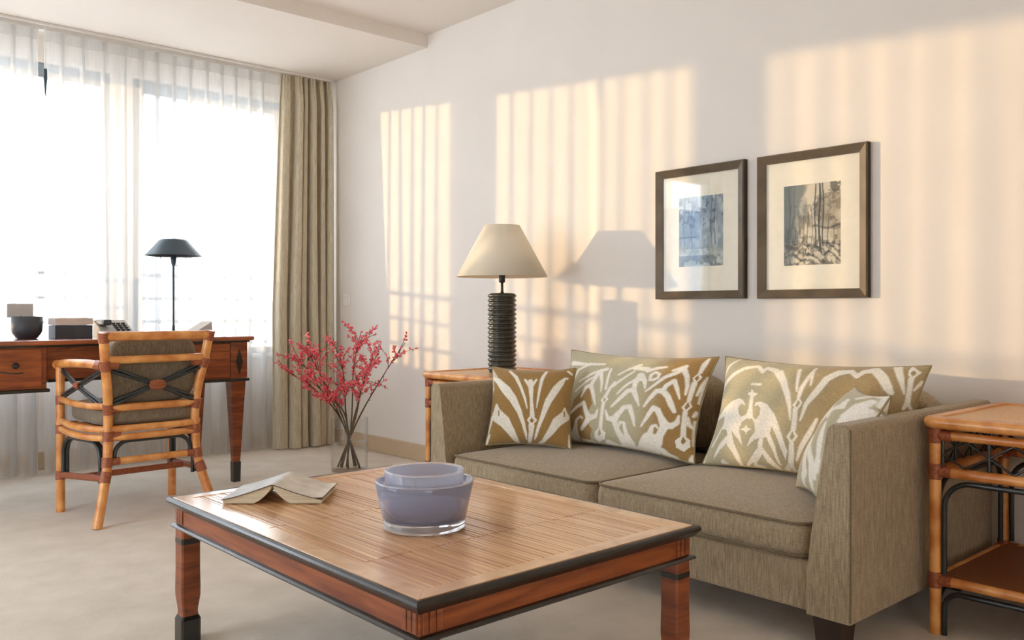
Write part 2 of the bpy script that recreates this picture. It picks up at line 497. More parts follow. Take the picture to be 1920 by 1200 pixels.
def sheer(name, pleats, x0, x1, seed, label):
    rnd = random.Random(seed)
    cols = []                      # (x, y, pleat index, role)
    path = []
    xs = [x0] + pleats + [x1]
    par = [(rnd.uniform(0.003, 0.012), rnd.uniform(-0.02, 0.02), rnd.uniform(0.6, 1.7)) for _ in xs]
    zs = [2.428 - (2.428 - 0.008) * (k / 40.0) ** 1.0 for k in range(41)]
    rows = []
    for z in zs:
        t = (2.428 - z) / 2.42
        row = []
        for i in range(len(xs) - 1):
            a, bx = xs[i], xs[i + 1]
            wa, da, _ = par[i]; wb, db, _ = par[i + 1]
            w0 = 0.010 + wa * min(1, t * 1.5) if 0 < i else 0
            w1 = 0.010 + wb * min(1, t * 1.5) if i < len(xs) - 2 else 0
            A = a + da * t + w0
            B = bx + db * t - w1
            for q in range(7):                      # slack panel between two pleats
                u = q / 6
                y = -0.010 * math.sin(PI * u) * (0.4 + t) + 0.022 * (1 - u) * (1 if i else 0) + 0.004 * math.sin(9 * u + i + 3 * t)
                row.append((A + (B - A) * u, y, z))
            if i < len(xs) - 2:                     # the pleat: cloth doubles back on itself
                c = bx + db * t
                amp = 0.010 + 0.012 * t * par[i + 1][2]
                for u, v in ((0.9, 0.1), (1.0, 0.3), (0.3, 0.5), (-0.9, 0.7), (-1.0, 0.85), (0, 1.0), (0.9, 1.15), (1.0, 1.3), (0.2, 1.5), (-0.9, 1.7), (-1.0, 1.85), (-0.4, 2.0)):
                    row.append((c + w1 * u, v * amp, z))
        rows.append(row)
    o = MB().grid(rows).build(name, SHEER)
    hem = [[(p[0], p[1], p[2]) for p in rows[k]] for k in range(0, 1)]
    return tag(o, label, 'curtain', 'sheer curtains across the window')
pl = [-1.705, -1.60, -1.49, -1.375, -1.275, -1.185, -1.085, -0.985, -0.885, -0.79, -0.70, -0.60, -0.52]
o1 = sheer('sheer_curtain', pl, -1.798, -0.40, 3, 'wide white sheer pleated curtain hanging behind the desk lamp, next to the beige drape')
pl2 = [-3.67 + 0.108 * k + random.uniform(-.008, .008) for k in range(1, 20)]
pl2 = [x for x in pl2 if x < -1.93] + [-1.86]
o2 = sheer('sheer_curtain', pl2, -3.74, -1.826, 5, 'white sheer curtain panel at the far left of the window, behind the desk bowl')
for oo, A0, B0 in ((o1, -1.798, -0.40), (o2, -3.74, -1.826)):
    MB().box(A0, B0, -0.006, 0.0, 2.37, 2.43).build('heading_tape', SHEER, oo)
wnd = thing('curtain_wand', 'short dark curtain wand hanging in the gap between the two sheer curtains', 'curtain wand', (-1.80, -0.035, 2.06))
MB().tube([(0, 0, 0), (0, 0, 0.05), (0, 0, 0.10), (0, 0, 0.15)], [0.002, 0.006, 0.010, 0.008], 12).build('handle', BLUESTEEL, wnd)
MB().tube([(0, 0, 0.15), (0, 0, ZS - 2.06 - 0.012)], 0.0018, 6).build('cord', WHITE, wnd)

def drape():
    rows = []
    NZ, NX = 60, 420
    # pleats: (centre along the rail, width, depth forward) as fractions / metres
    folds = [(0.10, 0.17, 0.045), (0.30, 0.13, 0.085), (0.455, 0.085, 0.065), (0.595, 0.11, 0.090), (0.745, 0.10, 0.070), (0.90, 0.12, 0.075)]
    for k in range(NZ + 1):
        t = k / NZ
        z = 2.44 - t * 2.432
        row = []
        x0, x1 = -0.405 - 0.055 * min(1, t * 1.6), -0.03
        top = max(0.0, 1 - t * 14)
        for j in range(NX + 1):
            u = j / NX
            f = 0.0
            bulge = 0.0
            for q, (c, w_, dp) in enumerate(folds):
                cc = c + 0.018 * math.sin(2.2 * t + 1.7 * q)
                ww = w_ * (0.80 + 0.35 * t)
                d = (u - cc) / (ww * 0.5)
                if abs(d) < 1:
                    s_ = (1 - d ** 4) ** 0.8
                    f = max(f, dp * (0.75 + 0.55 * t) * s_)
                    bulge += 0.010 * math.sin(PI * d) * (0.4 + 0.6 * t)
            f *= (1 - 0.5 * top)
            tight = top * 0.008 * math.sin(2 * PI * 24 * u)
            y = -0.018 - f - tight + 0.004 * math.sin(31 * u + 3 * t) * (1 - top)
            x = min(x0 + (x1 - x0) * u + bulge, -0.018)
            row.append((x, y, z))
        rows.append(row)
    return MB().grid(rows)
o = drape().build('drape', DRAPE)
tag(o, 'heavy beige linen drape hanging in deep folds in the room corner', 'curtain')

# light switch beside the drape
s = thing('light_switch', 'small white light switch on the wall beside the beige drape', 'light switch', (0, -0.175, 0.97))
MB().box(-0.009, 0, -0.04, 0.04, -0.04, 0.04).build('plate', WHITE, s, bevel=0.003)
MB().box(-0.014, -0.009, -0.026, 0.026, -0.026, 0.026).build('rocker', WHITE, s, bevel=0.002)

# ------------------------------------------------------------------ sofa
S = thing('sofa', 'two-seat taupe linen sofa with slim tapered arms against the sunlit wall', 'sofa', (-0.5, -3.30, 0))
def L(x, y, z=0): return (x + 0.5, y + 3.30, z)
def sofa_arm(yo, yit, yib, name='arm'):
    sgn = 1 if yit > yo else -1
    zt, zb, r = 0.607, 0.1, 0.012
    prof = [(yo, zb), (yo, 0.3), (yo + sgn * 0.001, zt - 0.012), (yo + sgn * 0.012, zt), (yit - sgn * 0.012, zt), (yit, zt - 0.010),
            (yit + (yib - yit) * 0.18, 0.53), (yit + (yib - yit) * 0.5, 0.42), (yit + (yib - yit) * 0.8, 0.30), (yib, 0.2), (yib, zb)]
    rg = []
    for x, sh in ((-0.98, 0.006), (-0.972, 0.0), (-0.5, 0), (-0.03, 0)):
        cy = sum(p[0] for p in prof) / len(prof); cz = 0.35
        rg.append([L(x, y + (cy - y) * sh * 4, z + (cz - z) * sh * 1.5) for y, z in prof])
    if sgn > 0:
        rg = [list(reversed(q)) for q in rg]
    return MB().rings(rg, smooth=False).build(name, SOFA, S, bevel=0.006, seg=3)
a = sofa_arm(-4.185, -4.122, -4.062)
pp = [L(-0.982, -4.186, z) for z in (0.11, 0.3, 0.5, 0.598)]
MB().tube(pp, 0.0025, 8).build('piping', SOFAPIPE, a)
sofa_arm(-2.419, -2.478, -2.53)
MB().box(-0.955 + .5, -0.05 + .5, -0.765, 0.775, 0.1, 0.236).build('base', SOFA, S, bevel=0.008)
MB().box(-0.135 + .5, -0.03 + .5, -0.79, 0.80, 0.1, 0.59).build('back', SOFA, S, bevel=0.02, seg=3)
for x in (-0.9, -0.12):
    for y in (-4.10, -2.49):
        MB().rings([[L(x + dx * q, y + dy * q, z) for dx, dy in ((-1, -1), (1, -1), (1, 1), (-1, 1))] for z, q in ((0, 0.034), (0.1, 0.042))], smooth=False).build('leg', DARKLEG, S, bevel=0.003)

def box_cushion(x0, x1, y0, y1, z0, z1, r, crown, parent, name, mat, pipe):
    rg = []
    base = rrect(x0, x1, y0, y1, r, 8)
    cx, cy = (x0 + x1) / 2, (y0 + y1) / 2
    def ring(off, z, s=1.0):
        out = []
        for (x, y) in base:
            dx, dy = x - cx, y - cy
            k = 1 + off / max(abs(dx), abs(dy), 1e-6)
            out.append((cx + dx * k * s, cy + dy * k * s, z))
        return out
    rg.append(ring(0, z0, 0.02)); rg.append(ring(-0.01, z0, 0.97)); rg.append(ring(0, z0 + 0.006))
    for q in (0.25, 0.5, 0.75):
        rg.append(ring(0.007 * math.sin(PI * q), z0 + 0.006 + (z1 - z0 - 0.006) * q))
    rg.append(ring(0, z1))
    for s in (0.985, 0.96, 0.92, 0.85, 0.75, 0.6, 0.4, 0.2, 0.02):
        rg.append(ring(0, z1 + crown * (1 - s ** 5), s))
    o = MB().rings(rg).build(name, mat, parent)
    pb = MB()
    pb.tube([(x, y, z1) for x, y in [(p[0], p[1]) for p in ring(0.002, 0)]], 0.0045, 8, closed=True)
    pb.tube([(x, y, z0 + 0.006) for x, y in [(p[0], p[1]) for p in ring(0.002, 0)]], 0.0045, 8, closed=True)
    pb.build('piping', pipe, o)
    return o
box_cushion(-0.967 + .5, -0.20 + .5, 0.008, 0.765, 0.238, 0.33, 0.05, 0.022, S, 'seat_cushion', SOFA, SOFAPIPE)
box_cushion(-0.967 + .5, -0.20 + .5, -0.752, 0.002, 0.238, 0.33, 0.05, 0.022, S, 'seat_cushion', SOFA, SOFAPIPE)
for y0, y1 in ((-0.805, 0.0), (0.004, 0.78)):
    M = Matrix.Rotation(-0.12, 3, 'Y')
    o = MB().superq((-0.215 + .5, (y0 + y1) / 2, 0.505), (0.083, (y1 - y0) / 2, 0.158), 0.55, 0.42, 56, 28, M).build('back_cushion', SOFA, S)

# ------------------------------------------------------------------ scatter cushions
CREAM = np.array(lin(240, 234, 220)); OLIVE = np.array(lin(172, 150, 110)); SAGE = np.array(lin(186, 177, 146)); GOLD = np.array(lin(160, 126, 74))
STROKES = {
    'A': {'asp': 1.06, 's': [
        ('n', [(0.0, 0.971), (0.0, 0.975), (0.107, 0.829), (0.003, 0.842), (0.003, 0.767), (0.05, 0.7), (0.007, 0.617), (0.003, 0.779)], 0),
        ('s', [(0.24, 0.95), (0.333, 0.85), (0.41, 0.708), (0.473, 0.562), (0.507, 0.442)], [0.0132, 0.0172, 0.0132, 0.0111, 0.0051]),
        ('s', [(0.673, 0.954), (0.643, 0.821), (0.63, 0.671), (0.623, 0.546), (0.613, 0.454)], [0.0142, 0.0172, 0.0121, 0.0091, 0.004]),
        ('s', [(0.003, 0.825), (0.01, 0.846), (0.107, 0.792), (0.233, 0.667), (0.327, 0.558), (0.42, 0.4), (0.473, 0.258), (0.5, 0.125), (0.503, 0.046)], [0.0101, 0.0121, 0.0283, 0.0435, 0.0364, 0.0243, 0.0172, 0.0121, 0.004]),
        ('s', [(0.933, 0.85), (0.903, 0.846), (0.87, 0.787), (0.813, 0.683), (0.747, 0.554), (0.707, 0.421), (0.66, 0.267), (0.613, 0.1), (0.593, 0.05)], [0.0101, 0.0121, 0.0283, 0.0364, 0.0324, 0.0243, 0.0162, 0.0121, 0.004]),
        ('s', [(0.113, 0.475), (0.13, 0.358), (0.243, 0.275), (0.327, 0.154), (0.377, 0.042), (0.4, 0.0)], [0.0182, 0.0627, 0.0556, 0.0384, 0.0263, 0.0132]),
        ('s', [(0.053, 0.325), (0.027, 0.208), (0.02, 0.138)], [0.0223, 0.0142, 0.0081]),
        ('s', [(0.943, 0.471), (0.943, 0.375), (0.857, 0.296), (0.773, 0.154), (0.69, 0.037), (0.627, 0.0)], [0.0101, 0.0465, 0.0445, 0.0283, 0.0152, 0.0061]),
        ('e', [(0.157, 0.408), (0.163, 0.354)], [0.0101, 0.0101]),
        ('e', [(0.94, 0.429), (0.94, 0.379)], [0.0091, 0.0091]),
        ('s', [(0.447, 0.812), (0.517, 0.721)], [0.0101, 0.0182]),
        ('s', [(0.58, 0.817), (0.537, 0.721)], [0.0101, 0.0182]),
        ('s', [(0.513, 0.792), (0.537, 0.667), (0.55, 0.546), (0.563, 0.421), (0.57, 0.362)], [0.0223, 0.0223, 0.0142, 0.0182, 0.0223]),
        ('p', [(0.567, 0.375), (0.513, 0.3), (0.567, 0.221), (0.63, 0.304)], 0),
        ('q', [(0.567, 0.333), (0.547, 0.292), (0.57, 0.25), (0.593, 0.296)], 0),
        ('s', [(0.567, 0.233), (0.563, 0.158), (0.54, 0.046), (0.523, 0.0)], [0.0283, 0.0223, 0.0182, 0.0132]),
        ('s', [(0.0, 0.946), (0.003, 0.767), (0.007, 0.637), (0.02, 0.696)], [0.0101, 0.0162, 0.0101, 0.0101]),
        ('s', [(0.0, 0.013), (0.04, 0.113)], [0.0243, 0.0142]),
        ('s', [(0.917, 0.958), (0.973, 0.912)], [0.0081, 0.0101]),
        ('s', [(1.0, 0.154), (1.0, 0.025)], [0.0121, 0.0243]),
    ]},
    'B': {'asp': 1.438, 's': [
        ('b', [(0.19, 0.254), (0.2, 0.425), (0.25, 0.504), (0.277, 0.558), (0.32, 0.533), (0.357, 0.396), (0.323, 0.279), (0.327, 0.217), (0.34, 0.175), (0.29, 0.067), (0.27, 0.0), (0.207, 0.0), (0.21, 0.125)], 0),
        ('b', [(0.287, 0.121), (0.347, 0.196), (0.377, 0.138), (0.347, 0.021), (0.273, 0.0), (0.27, 0.029)], 0),
        ('s', [(0.42, 0.771), (0.423, 0.646), (0.427, 0.558)], [0.0084, 0.0094, 0.0094]),
        ('s', [(0.483, 0.629), (0.457, 0.571), (0.443, 0.483)], [0.0094, 0.0115, 0.0126]),
        ('p', [(0.44, 0.496), (0.417, 0.438), (0.443, 0.4), (0.47, 0.454)], 0),
        ('q', [(0.44, 0.471), (0.433, 0.442), (0.447, 0.421), (0.453, 0.45)], 0),
        ('s', [(0.443, 0.404), (0.443, 0.3), (0.44, 0.171)], [0.0136, 0.0126, 0.0136]),
        ('p', [(0.437, 0.179), (0.397, 0.113), (0.383, 0.037), (0.4, 0.008), (0.46, 0.05), (0.473, 0.121)], 0),
        ('q', [(0.433, 0.163), (0.417, 0.1), (0.423, 0.071), (0.443, 0.104)], 0),
        ('s', [(0.407, 0.338), (0.397, 0.275), (0.35, 0.254), (0.323, 0.304), (0.287, 0.4), (0.243, 0.354), (0.19, 0.263)], [0.0073, 0.0147, 0.0251, 0.0168, 0.0147, 0.0126, 0.0063]),
        ('s', [(0.35, 0.254), (0.327, 0.188), (0.297, 0.125)], [0.023, 0.0168, 0.0126]),
        ('s', [(0.3, 0.242), (0.283, 0.258), (0.257, 0.217), (0.25, 0.138), (0.237, 0.05), (0.237, 0.0), (0.257, 0.0)], [0.0063, 0.0084, 0.0105, 0.0168, 0.0377, 0.0272, 0.0105]),
        ('s', [(0.467, 0.342), (0.49, 0.267), (0.533, 0.267), (0.56, 0.342), (0.58, 0.396), (0.613, 0.408), (0.647, 0.308), (0.663, 0.233)], [0.0063, 0.0147, 0.0251, 0.0168, 0.0147, 0.0168, 0.0126, 0.0052]),
        ('s', [(0.533, 0.263), (0.553, 0.171), (0.583, 0.083), (0.6, 0.013), (0.623, 0.0)], [0.0209, 0.0189, 0.0272, 0.044, 0.0377]),
        ('s', [(0.567, 0.212), (0.573, 0.246), (0.597, 0.246), (0.61, 0.154), (0.63, 0.05), (0.627, 0.0), (0.643, 0.0)], [0.0063, 0.0094, 0.0094, 0.0147, 0.0314, 0.0335, 0.0209]),
        ('s', [(0.5, 0.383), (0.54, 0.475), (0.583, 0.558), (0.617, 0.571), (0.643, 0.504), (0.67, 0.429)], [0.0063, 0.0136, 0.0157, 0.0178, 0.0147, 0.0052]),
        ('s', [(0.617, 0.571), (0.613, 0.658), (0.63, 0.721), (0.663, 0.679), (0.68, 0.604)], [0.0147, 0.0168, 0.0272, 0.0147, 0.0063]),
        ('s', [(0.477, 0.588), (0.527, 0.671), (0.58, 0.767)], [0.0084, 0.0084, 0.0073]),
        ('s', [(0.517, 0.521), (0.56, 0.604), (0.603, 0.675)], [0.0063, 0.0094, 0.0084]),
        ('s', [(0.49, 0.713), (0.54, 0.787), (0.6, 0.846)], [0.0063, 0.0094, 0.0126]),
        ('s', [(0.257, 0.458), (0.283, 0.562), (0.313, 0.583), (0.35, 0.492), (0.383, 0.392)], [0.0063, 0.0136, 0.0157, 0.0136, 0.0052]),
        ('s', [(0.313, 0.583), (0.33, 0.696), (0.35, 0.742), (0.383, 0.629), (0.4, 0.529)], [0.0136, 0.0168, 0.0189, 0.0105, 0.0052]),
        ('s', [(0.213, 0.617), (0.297, 0.717), (0.39, 0.771)], [0.0073, 0.0094, 0.0147]),
        ('s', [(0.15, 0.654), (0.163, 0.75), (0.247, 0.825)], [0.0105, 0.0105, 0.0126]),
        ('s', [(0.073, 0.742), (0.117, 0.583), (0.137, 0.467)], [0.0251, 0.0168, 0.0105]),
        ('s', [(0.2, 0.512), (0.277, 0.633), (0.323, 0.683)], [0.0084, 0.0084, 0.0084]),
        ('s', [(0.063, 0.833), (0.213, 0.817), (0.353, 0.829)], [0.0209, 0.0126, 0.0094]),
        ('p', [(0.95, 0.825), (0.93, 0.758), (0.953, 0.708), (0.977, 0.779)], 0),
        ('q', [(0.95, 0.796), (0.94, 0.758), (0.957, 0.738), (0.963, 0.775)], 0),
        ('s', [(0.957, 0.825), (0.957, 0.917), (0.96, 0.975)], [0.0105, 0.0157, 0.0084]),
        ('s', [(0.95, 0.713), (0.95, 0.629), (0.95, 0.554)], [0.0157, 0.0147, 0.0126]),
        ('p', [(0.947, 0.562), (0.917, 0.467), (0.947, 0.429), (0.973, 0.5)], 0),
        ('q', [(0.947, 0.533), (0.933, 0.475), (0.947, 0.458), (0.96, 0.496)], 0),
        ('s', [(0.943, 0.433), (0.947, 0.338), (0.95, 0.212)], [0.0147, 0.0147, 0.0157]),
        ('p', [(0.95, 0.229), (0.907, 0.163), (0.91, 0.1), (0.953, 0.079), (0.987, 0.138), (0.983, 0.2)], 0),
        ('q', [(0.95, 0.212), (0.937, 0.163), (0.95, 0.142), (0.967, 0.179)], 0),
        ('s', [(0.913, 0.388), (0.91, 0.325), (0.88, 0.283), (0.843, 0.283), (0.813, 0.354), (0.79, 0.408), (0.763, 0.425), (0.737, 0.346), (0.703, 0.237)], [0.0073, 0.0157, 0.0189, 0.0314, 0.0189, 0.0189, 0.0168, 0.0136, 0.0052]),
        ('s', [(0.843, 0.275), (0.82, 0.188), (0.8, 0.121), (0.783, 0.025), (0.79, 0.0)], [0.0272, 0.023, 0.0377, 0.0272, 0.0105]),
        ('s', [(0.803, 0.246), (0.793, 0.267), (0.77, 0.25), (0.763, 0.192), (0.76, 0.121), (0.72, 0.021), (0.677, 0.0)], [0.0063, 0.0094, 0.0115, 0.0189, 0.0524, 0.0482, 0.0251]),
        ('s', [(0.703, 0.425), (0.73, 0.521), (0.753, 0.588), (0.79, 0.596), (0.827, 0.55), (0.857, 0.479), (0.883, 0.421)], [0.0063, 0.0136, 0.0157, 0.0209, 0.0189, 0.0189, 0.0126]),
        ('s', [(0.79, 0.596), (0.803, 0.65), (0.84, 0.708), (0.87, 0.633), (0.897, 0.546)], [0.0168, 0.0147, 0.0147, 0.0126, 0.0052]),
        ('s', [(0.69, 0.575), (0.73, 0.646), (0.78, 0.733), (0.827, 0.783), (0.863, 0.842), (0.9, 0.762), (0.92, 0.671), (0.923, 0.596)], [0.0063, 0.0094, 0.0126, 0.0147, 0.0189, 0.0147, 0.0115, 0.0073]),
        ('s', [(0.807, 0.812), (0.867, 0.871)], [0.0084, 0.0147]),
        ('s', [(0.693, 0.692), (0.69, 0.742), (0.713, 0.775), (0.74, 0.758), (0.737, 0.717), (0.71, 0.692)], [0.0105, 0.0105, 0.0094, 0.0094, 0.0094, 0.0105]),
        ('s', [(0.66, 0.783), (0.713, 0.825), (0.76, 0.846)], [0.0147, 0.0126, 0.0084]),
        ('s', [(0.57, 0.804), (0.653, 0.804)], [0.0147, 0.0189]),
        ('s', [(0.98, 0.608), (0.99, 0.7), (1.0, 0.796)], [0.0063, 0.0115, 0.0063]),
        ('s', [(0.997, 0.542), (1.0, 0.65), (1.0, 0.767)], [0.0063, 0.0084, 0.0052]),
        ('s', [(0.963, 0.388), (0.973, 0.329), (0.997, 0.304)], [0.0084, 0.0136, 0.0094]),
        ('s', [(0.987, 0.412), (0.997, 0.454)], [0.0073, 0.0094]),
        ('s', [(1.0, 0.367), (1.0, 0.254), (1.0, 0.154)], [0.0105, 0.0084, 0.0073]),
        ('s', [(0.287, 0.008), (0.327, 0.0), (0.36, 0.0)], [0.0136, 0.0136, 0.0063]),
        ('s', [(0.483, 0.0), (0.51, 0.0)], [0.0377, 0.023]),
        ('s', [(0.83, 0.033), (0.85, 0.0), (0.903, 0.0)], [0.0251, 0.0272, 0.0136]),
        ('s', [(0.99, 0.0), (1.0, 0.058)], [0.0251, 0.0126]),
        ('s', [(0.53, 0.0), (0.563, 0.0)], [0.0126, 0.0084]),
    ]},
    'C': {'asp': 1.709, 's': [
        ('p', [(0.003, 0.371), (0.073, 0.487), (0.123, 0.554), (0.177, 0.583), (0.207, 0.562), (0.227, 0.517), (0.2, 0.537), (0.18, 0.508), (0.19, 0.45), (0.213, 0.421), (0.24, 0.446), (0.25, 0.512), (0.267, 0.45), (0.29, 0.412), (0.25, 0.412), (0.22, 0.371), (0.213, 0.308), (0.23, 0.242), (0.243, 0.175), (0.213, 0.229), (0.167, 0.296), (0.187, 0.204), (0.223, 0.087), (0.233, 0.0), (0.213, 0.0), (0.187, 0.1), (0.14, 0.183), (0.103, 0.121), (0.067, 0.033), (0.073, 0.1), (0.103, 0.196), (0.143, 0.258), (0.13, 0.304), (0.093, 0.304), (0.047, 0.15), (0.03, 0.142), (0.063, 0.25), (0.1, 0.354), (0.093, 0.421)], 0),
        ('p', [(0.277, 0.417), (0.3, 0.408), (0.313, 0.442), (0.313, 0.508), (0.297, 0.529), (0.277, 0.517), (0.283, 0.554), (0.307, 0.562), (0.343, 0.546), (0.397, 0.458), (0.427, 0.371), (0.453, 0.275), (0.477, 0.171), (0.467, 0.092), (0.45, 0.167), (0.417, 0.292), (0.39, 0.362), (0.383, 0.304), (0.417, 0.2), (0.44, 0.033), (0.427, 0.042), (0.403, 0.167), (0.367, 0.267), (0.353, 0.258), (0.35, 0.183), (0.367, 0.15), (0.397, 0.083), (0.43, 0.0), (0.4, 0.0), (0.37, 0.05), (0.353, 0.121), (0.333, 0.079), (0.317, 0.046), (0.303, 0.0), (0.287, 0.0), (0.297, 0.037), (0.257, 0.0), (0.247, 0.0), (0.287, 0.079), (0.327, 0.171), (0.33, 0.254), (0.303, 0.233), (0.267, 0.167), (0.28, 0.237), (0.303, 0.3), (0.297, 0.358)], 0),
        ('s', [(0.263, 0.433), (0.257, 0.521), (0.253, 0.596)], [0.0177, 0.0118, 0.0128]),
        ('p', [(0.24, 0.675), (0.26, 0.637), (0.283, 0.633), (0.267, 0.604), (0.26, 0.575), (0.247, 0.596), (0.22, 0.629), (0.24, 0.642)], 0),
        ('s', [(0.233, 0.717), (0.28, 0.717)], [0.0069, 0.0089]),
        ('p', [(0.25, 0.354), (0.263, 0.329), (0.283, 0.325), (0.263, 0.304), (0.26, 0.275), (0.243, 0.3), (0.223, 0.312), (0.24, 0.325)], 0),
        ('s', [(0.01, 0.275), (0.013, 0.525), (0.017, 0.704), (0.093, 0.812), (0.157, 0.879), (0.23, 0.908), (0.27, 0.85)], [0.0049, 0.0128, 0.0158, 0.0148, 0.0128, 0.0108, 0.0148]),
        ('s', [(0.007, 0.779), (0.037, 0.892), (0.097, 0.979)], [0.0059, 0.0089, 0.0049]),
        ('s', [(0.27, 0.85), (0.287, 0.892), (0.337, 0.867), (0.397, 0.762), (0.437, 0.637), (0.46, 0.537), (0.477, 0.429)], [0.0118, 0.0118, 0.0177, 0.0207, 0.0168, 0.0108, 0.0039]),
        ('s', [(0.007, 0.192), (0.01, 0.358), (0.013, 0.446)], [0.0039, 0.0049, 0.0039]),
        ('s', [(0.367, 0.862), (0.397, 0.792)], [0.0099, 0.0079]),
        ('p', [(0.497, 0.625), (0.473, 0.55), (0.5, 0.508), (0.52, 0.575)], 0),
        ('q', [(0.497, 0.596), (0.487, 0.55), (0.497, 0.533), (0.51, 0.575)], 0),
        ('s', [(0.497, 0.621), (0.5, 0.7), (0.513, 0.808), (0.527, 0.921)], [0.0108, 0.0128, 0.0108, 0.0079]),
        ('s', [(0.49, 0.517), (0.497, 0.442), (0.5, 0.354)], [0.0138, 0.0138, 0.0148]),
        ('p', [(0.497, 0.362), (0.47, 0.287), (0.497, 0.229), (0.527, 0.3)], 0),
        ('q', [(0.497, 0.338), (0.487, 0.287), (0.497, 0.258), (0.51, 0.296)], 0),
        ('s', [(0.497, 0.237), (0.497, 0.146), (0.487, 0.05), (0.45, 0.0)], [0.0138, 0.0158, 0.0148, 0.0089]),
        ('s', [(0.49, 0.05), (0.493, 0.0)], [0.0128, 0.0089]),
        ('s', [(0.453, 0.892), (0.467, 0.775), (0.48, 0.675)], [0.0118, 0.0089, 0.0059]),
        ('s', [(0.523, 0.879), (0.537, 0.738)], [0.0099, 0.0059]),
        ('s', [(0.52, 0.104), (0.54, 0.204), (0.573, 0.329), (0.597, 0.454)], [0.0059, 0.0128, 0.0148, 0.0089]),
        ('s', [(0.523, 0.433), (0.537, 0.562), (0.57, 0.671), (0.6, 0.808), (0.643, 0.883), (0.693, 0.908), (0.727, 0.854), (0.747, 0.912), (0.79, 0.938), (0.837, 0.858), (0.873, 0.775), (0.893, 0.733)], [0.0051, 0.0123, 0.0184, 0.0205, 0.0225, 0.0153, 0.0143, 0.0164, 0.0245, 0.0256, 0.0225, 0.0143]),
        ('s', [(0.87, 0.996), (0.913, 0.862), (0.947, 0.746)], [0.0205, 0.0153, 0.0051]),
        ('p', [(0.927, 0.996), (0.93, 0.912), (0.957, 0.867), (0.98, 0.933), (0.95, 0.971)], 0),
        ('q', [(0.943, 0.958), (0.94, 0.921), (0.957, 0.892), (0.96, 0.933)], 0),
        ('s', [(0.953, 0.871), (0.963, 0.779), (0.97, 0.683), (0.96, 0.629)], [0.0133, 0.0123, 0.0133, 0.0082]),
        ('s', [(0.97, 0.683), (0.987, 0.642)], [0.0102, 0.0072]),
        ('s', [(0.98, 0.787), (0.997, 0.862)], [0.0051, 0.0082]),
        ('s', [(0.123, 0.021), (0.147, 0.0)], [0.0138, 0.0099]),
        ('s', [(0.313, 0.0), (0.34, 0.0)], [0.0138, 0.0079]),
        ('s', [(0.0, 0.017), (0.003, 0.079)], [0.0158, 0.0099]),
    ]},
    'D': {'asp': 0.261, 's': [
        ('b', [(0.997, 0.842), (0.993, 0.904), (1.0, 1.0), (1.0, 0.946), (1.0, 0.883)], 0),
        ('s', [(0.4, 0.0), (0.503, 0.15), (0.337, 0.283), (0.22, 0.404)], [0.0081, 0.0131, 0.0121, 0.0061]),
        ('s', [(0.743, 0.054), (0.657, 0.233), (0.167, 0.467), (0.22, 0.65), (0.2, 0.779)], [0.0081, 0.0121, 0.0141, 0.0141, 0.0071]),
        ('s', [(0.783, 0.146), (0.707, 0.321), (0.587, 0.429), (0.453, 0.588)], [0.0061, 0.0091, 0.0101, 0.0091]),
        ('s', [(0.027, 0.625), (0.54, 0.767), (0.503, 0.85)], [0.0091, 0.0131, 0.0081]),
        ('s', [(0.723, 0.646), (0.817, 0.825), (0.9, 0.912)], [0.0101, 0.0151, 0.0091]),
        ('s', [(0.81, 0.696), (0.91, 0.804), (0.983, 0.829)], [0.0262, 0.0242, 0.0101]),
        ('s', [(0.907, 0.992), (1.0, 1.0)], [0.0242, 0.0141]),
        ('s', [(1.0, 0.883), (1.0, 1.0), (1.0, 0.938)], [0.0061, 0.0091, 0.0091]),
        ('s', [(0.643, 0.887), (0.783, 0.987)], [0.0061, 0.0101]),
        ('s', [(0.733, 0.304), (0.783, 0.208)], [0.0101, 0.0081]),
        ('s', [(0.187, 0.8), (0.353, 0.642)], [0.005, 0.0071]),
    ]},
}


def seg_mask(U, V, pts, width, asp):
    """soft mask of a polyline with varying width, in cushion units (u right, v up)"""
    m = np.zeros_like(U)
    pts = np.array(pts, float)
    wd = np.array(width, float) if hasattr(width, '__len__') else np.full(len(pts), width)
    for i in range(len(pts) - 1):
        ax, ay = pts[i][0] * asp, pts[i][1]; bx, by = pts[i + 1][0] * asp, pts[i + 1][1]
        dx, dy = bx - ax, by - ay
        l2 = dx * dx + dy * dy + 1e-12
        t = np.clip(((U * asp - ax) * dx + (V - ay) * dy) / l2, 0, 1)
        d = np.hypot(U * asp - ax - t * dx, V - ay - t * dy)
        w = wd[i] + (wd[i + 1] - wd[i]) * t
        m = np.maximum(m, np.clip((w - d) / 0.010 + 0.5, 0, 1))
    return m


def poly_mask(U, V, pts):
    inside = np.zeros(U.shape, bool)
    n = len(pts)
    for i in range(n):
        x1, y1 = pts[i]; x2, y2 = pts[(i + 1) % n]
        c = ((y1 > V) != (y2 > V)) & (U < (x2 - x1) * (V - y1) / (y2 - y1 + 1e-12) + x1)
        inside ^= c
    return inside.astype(float)


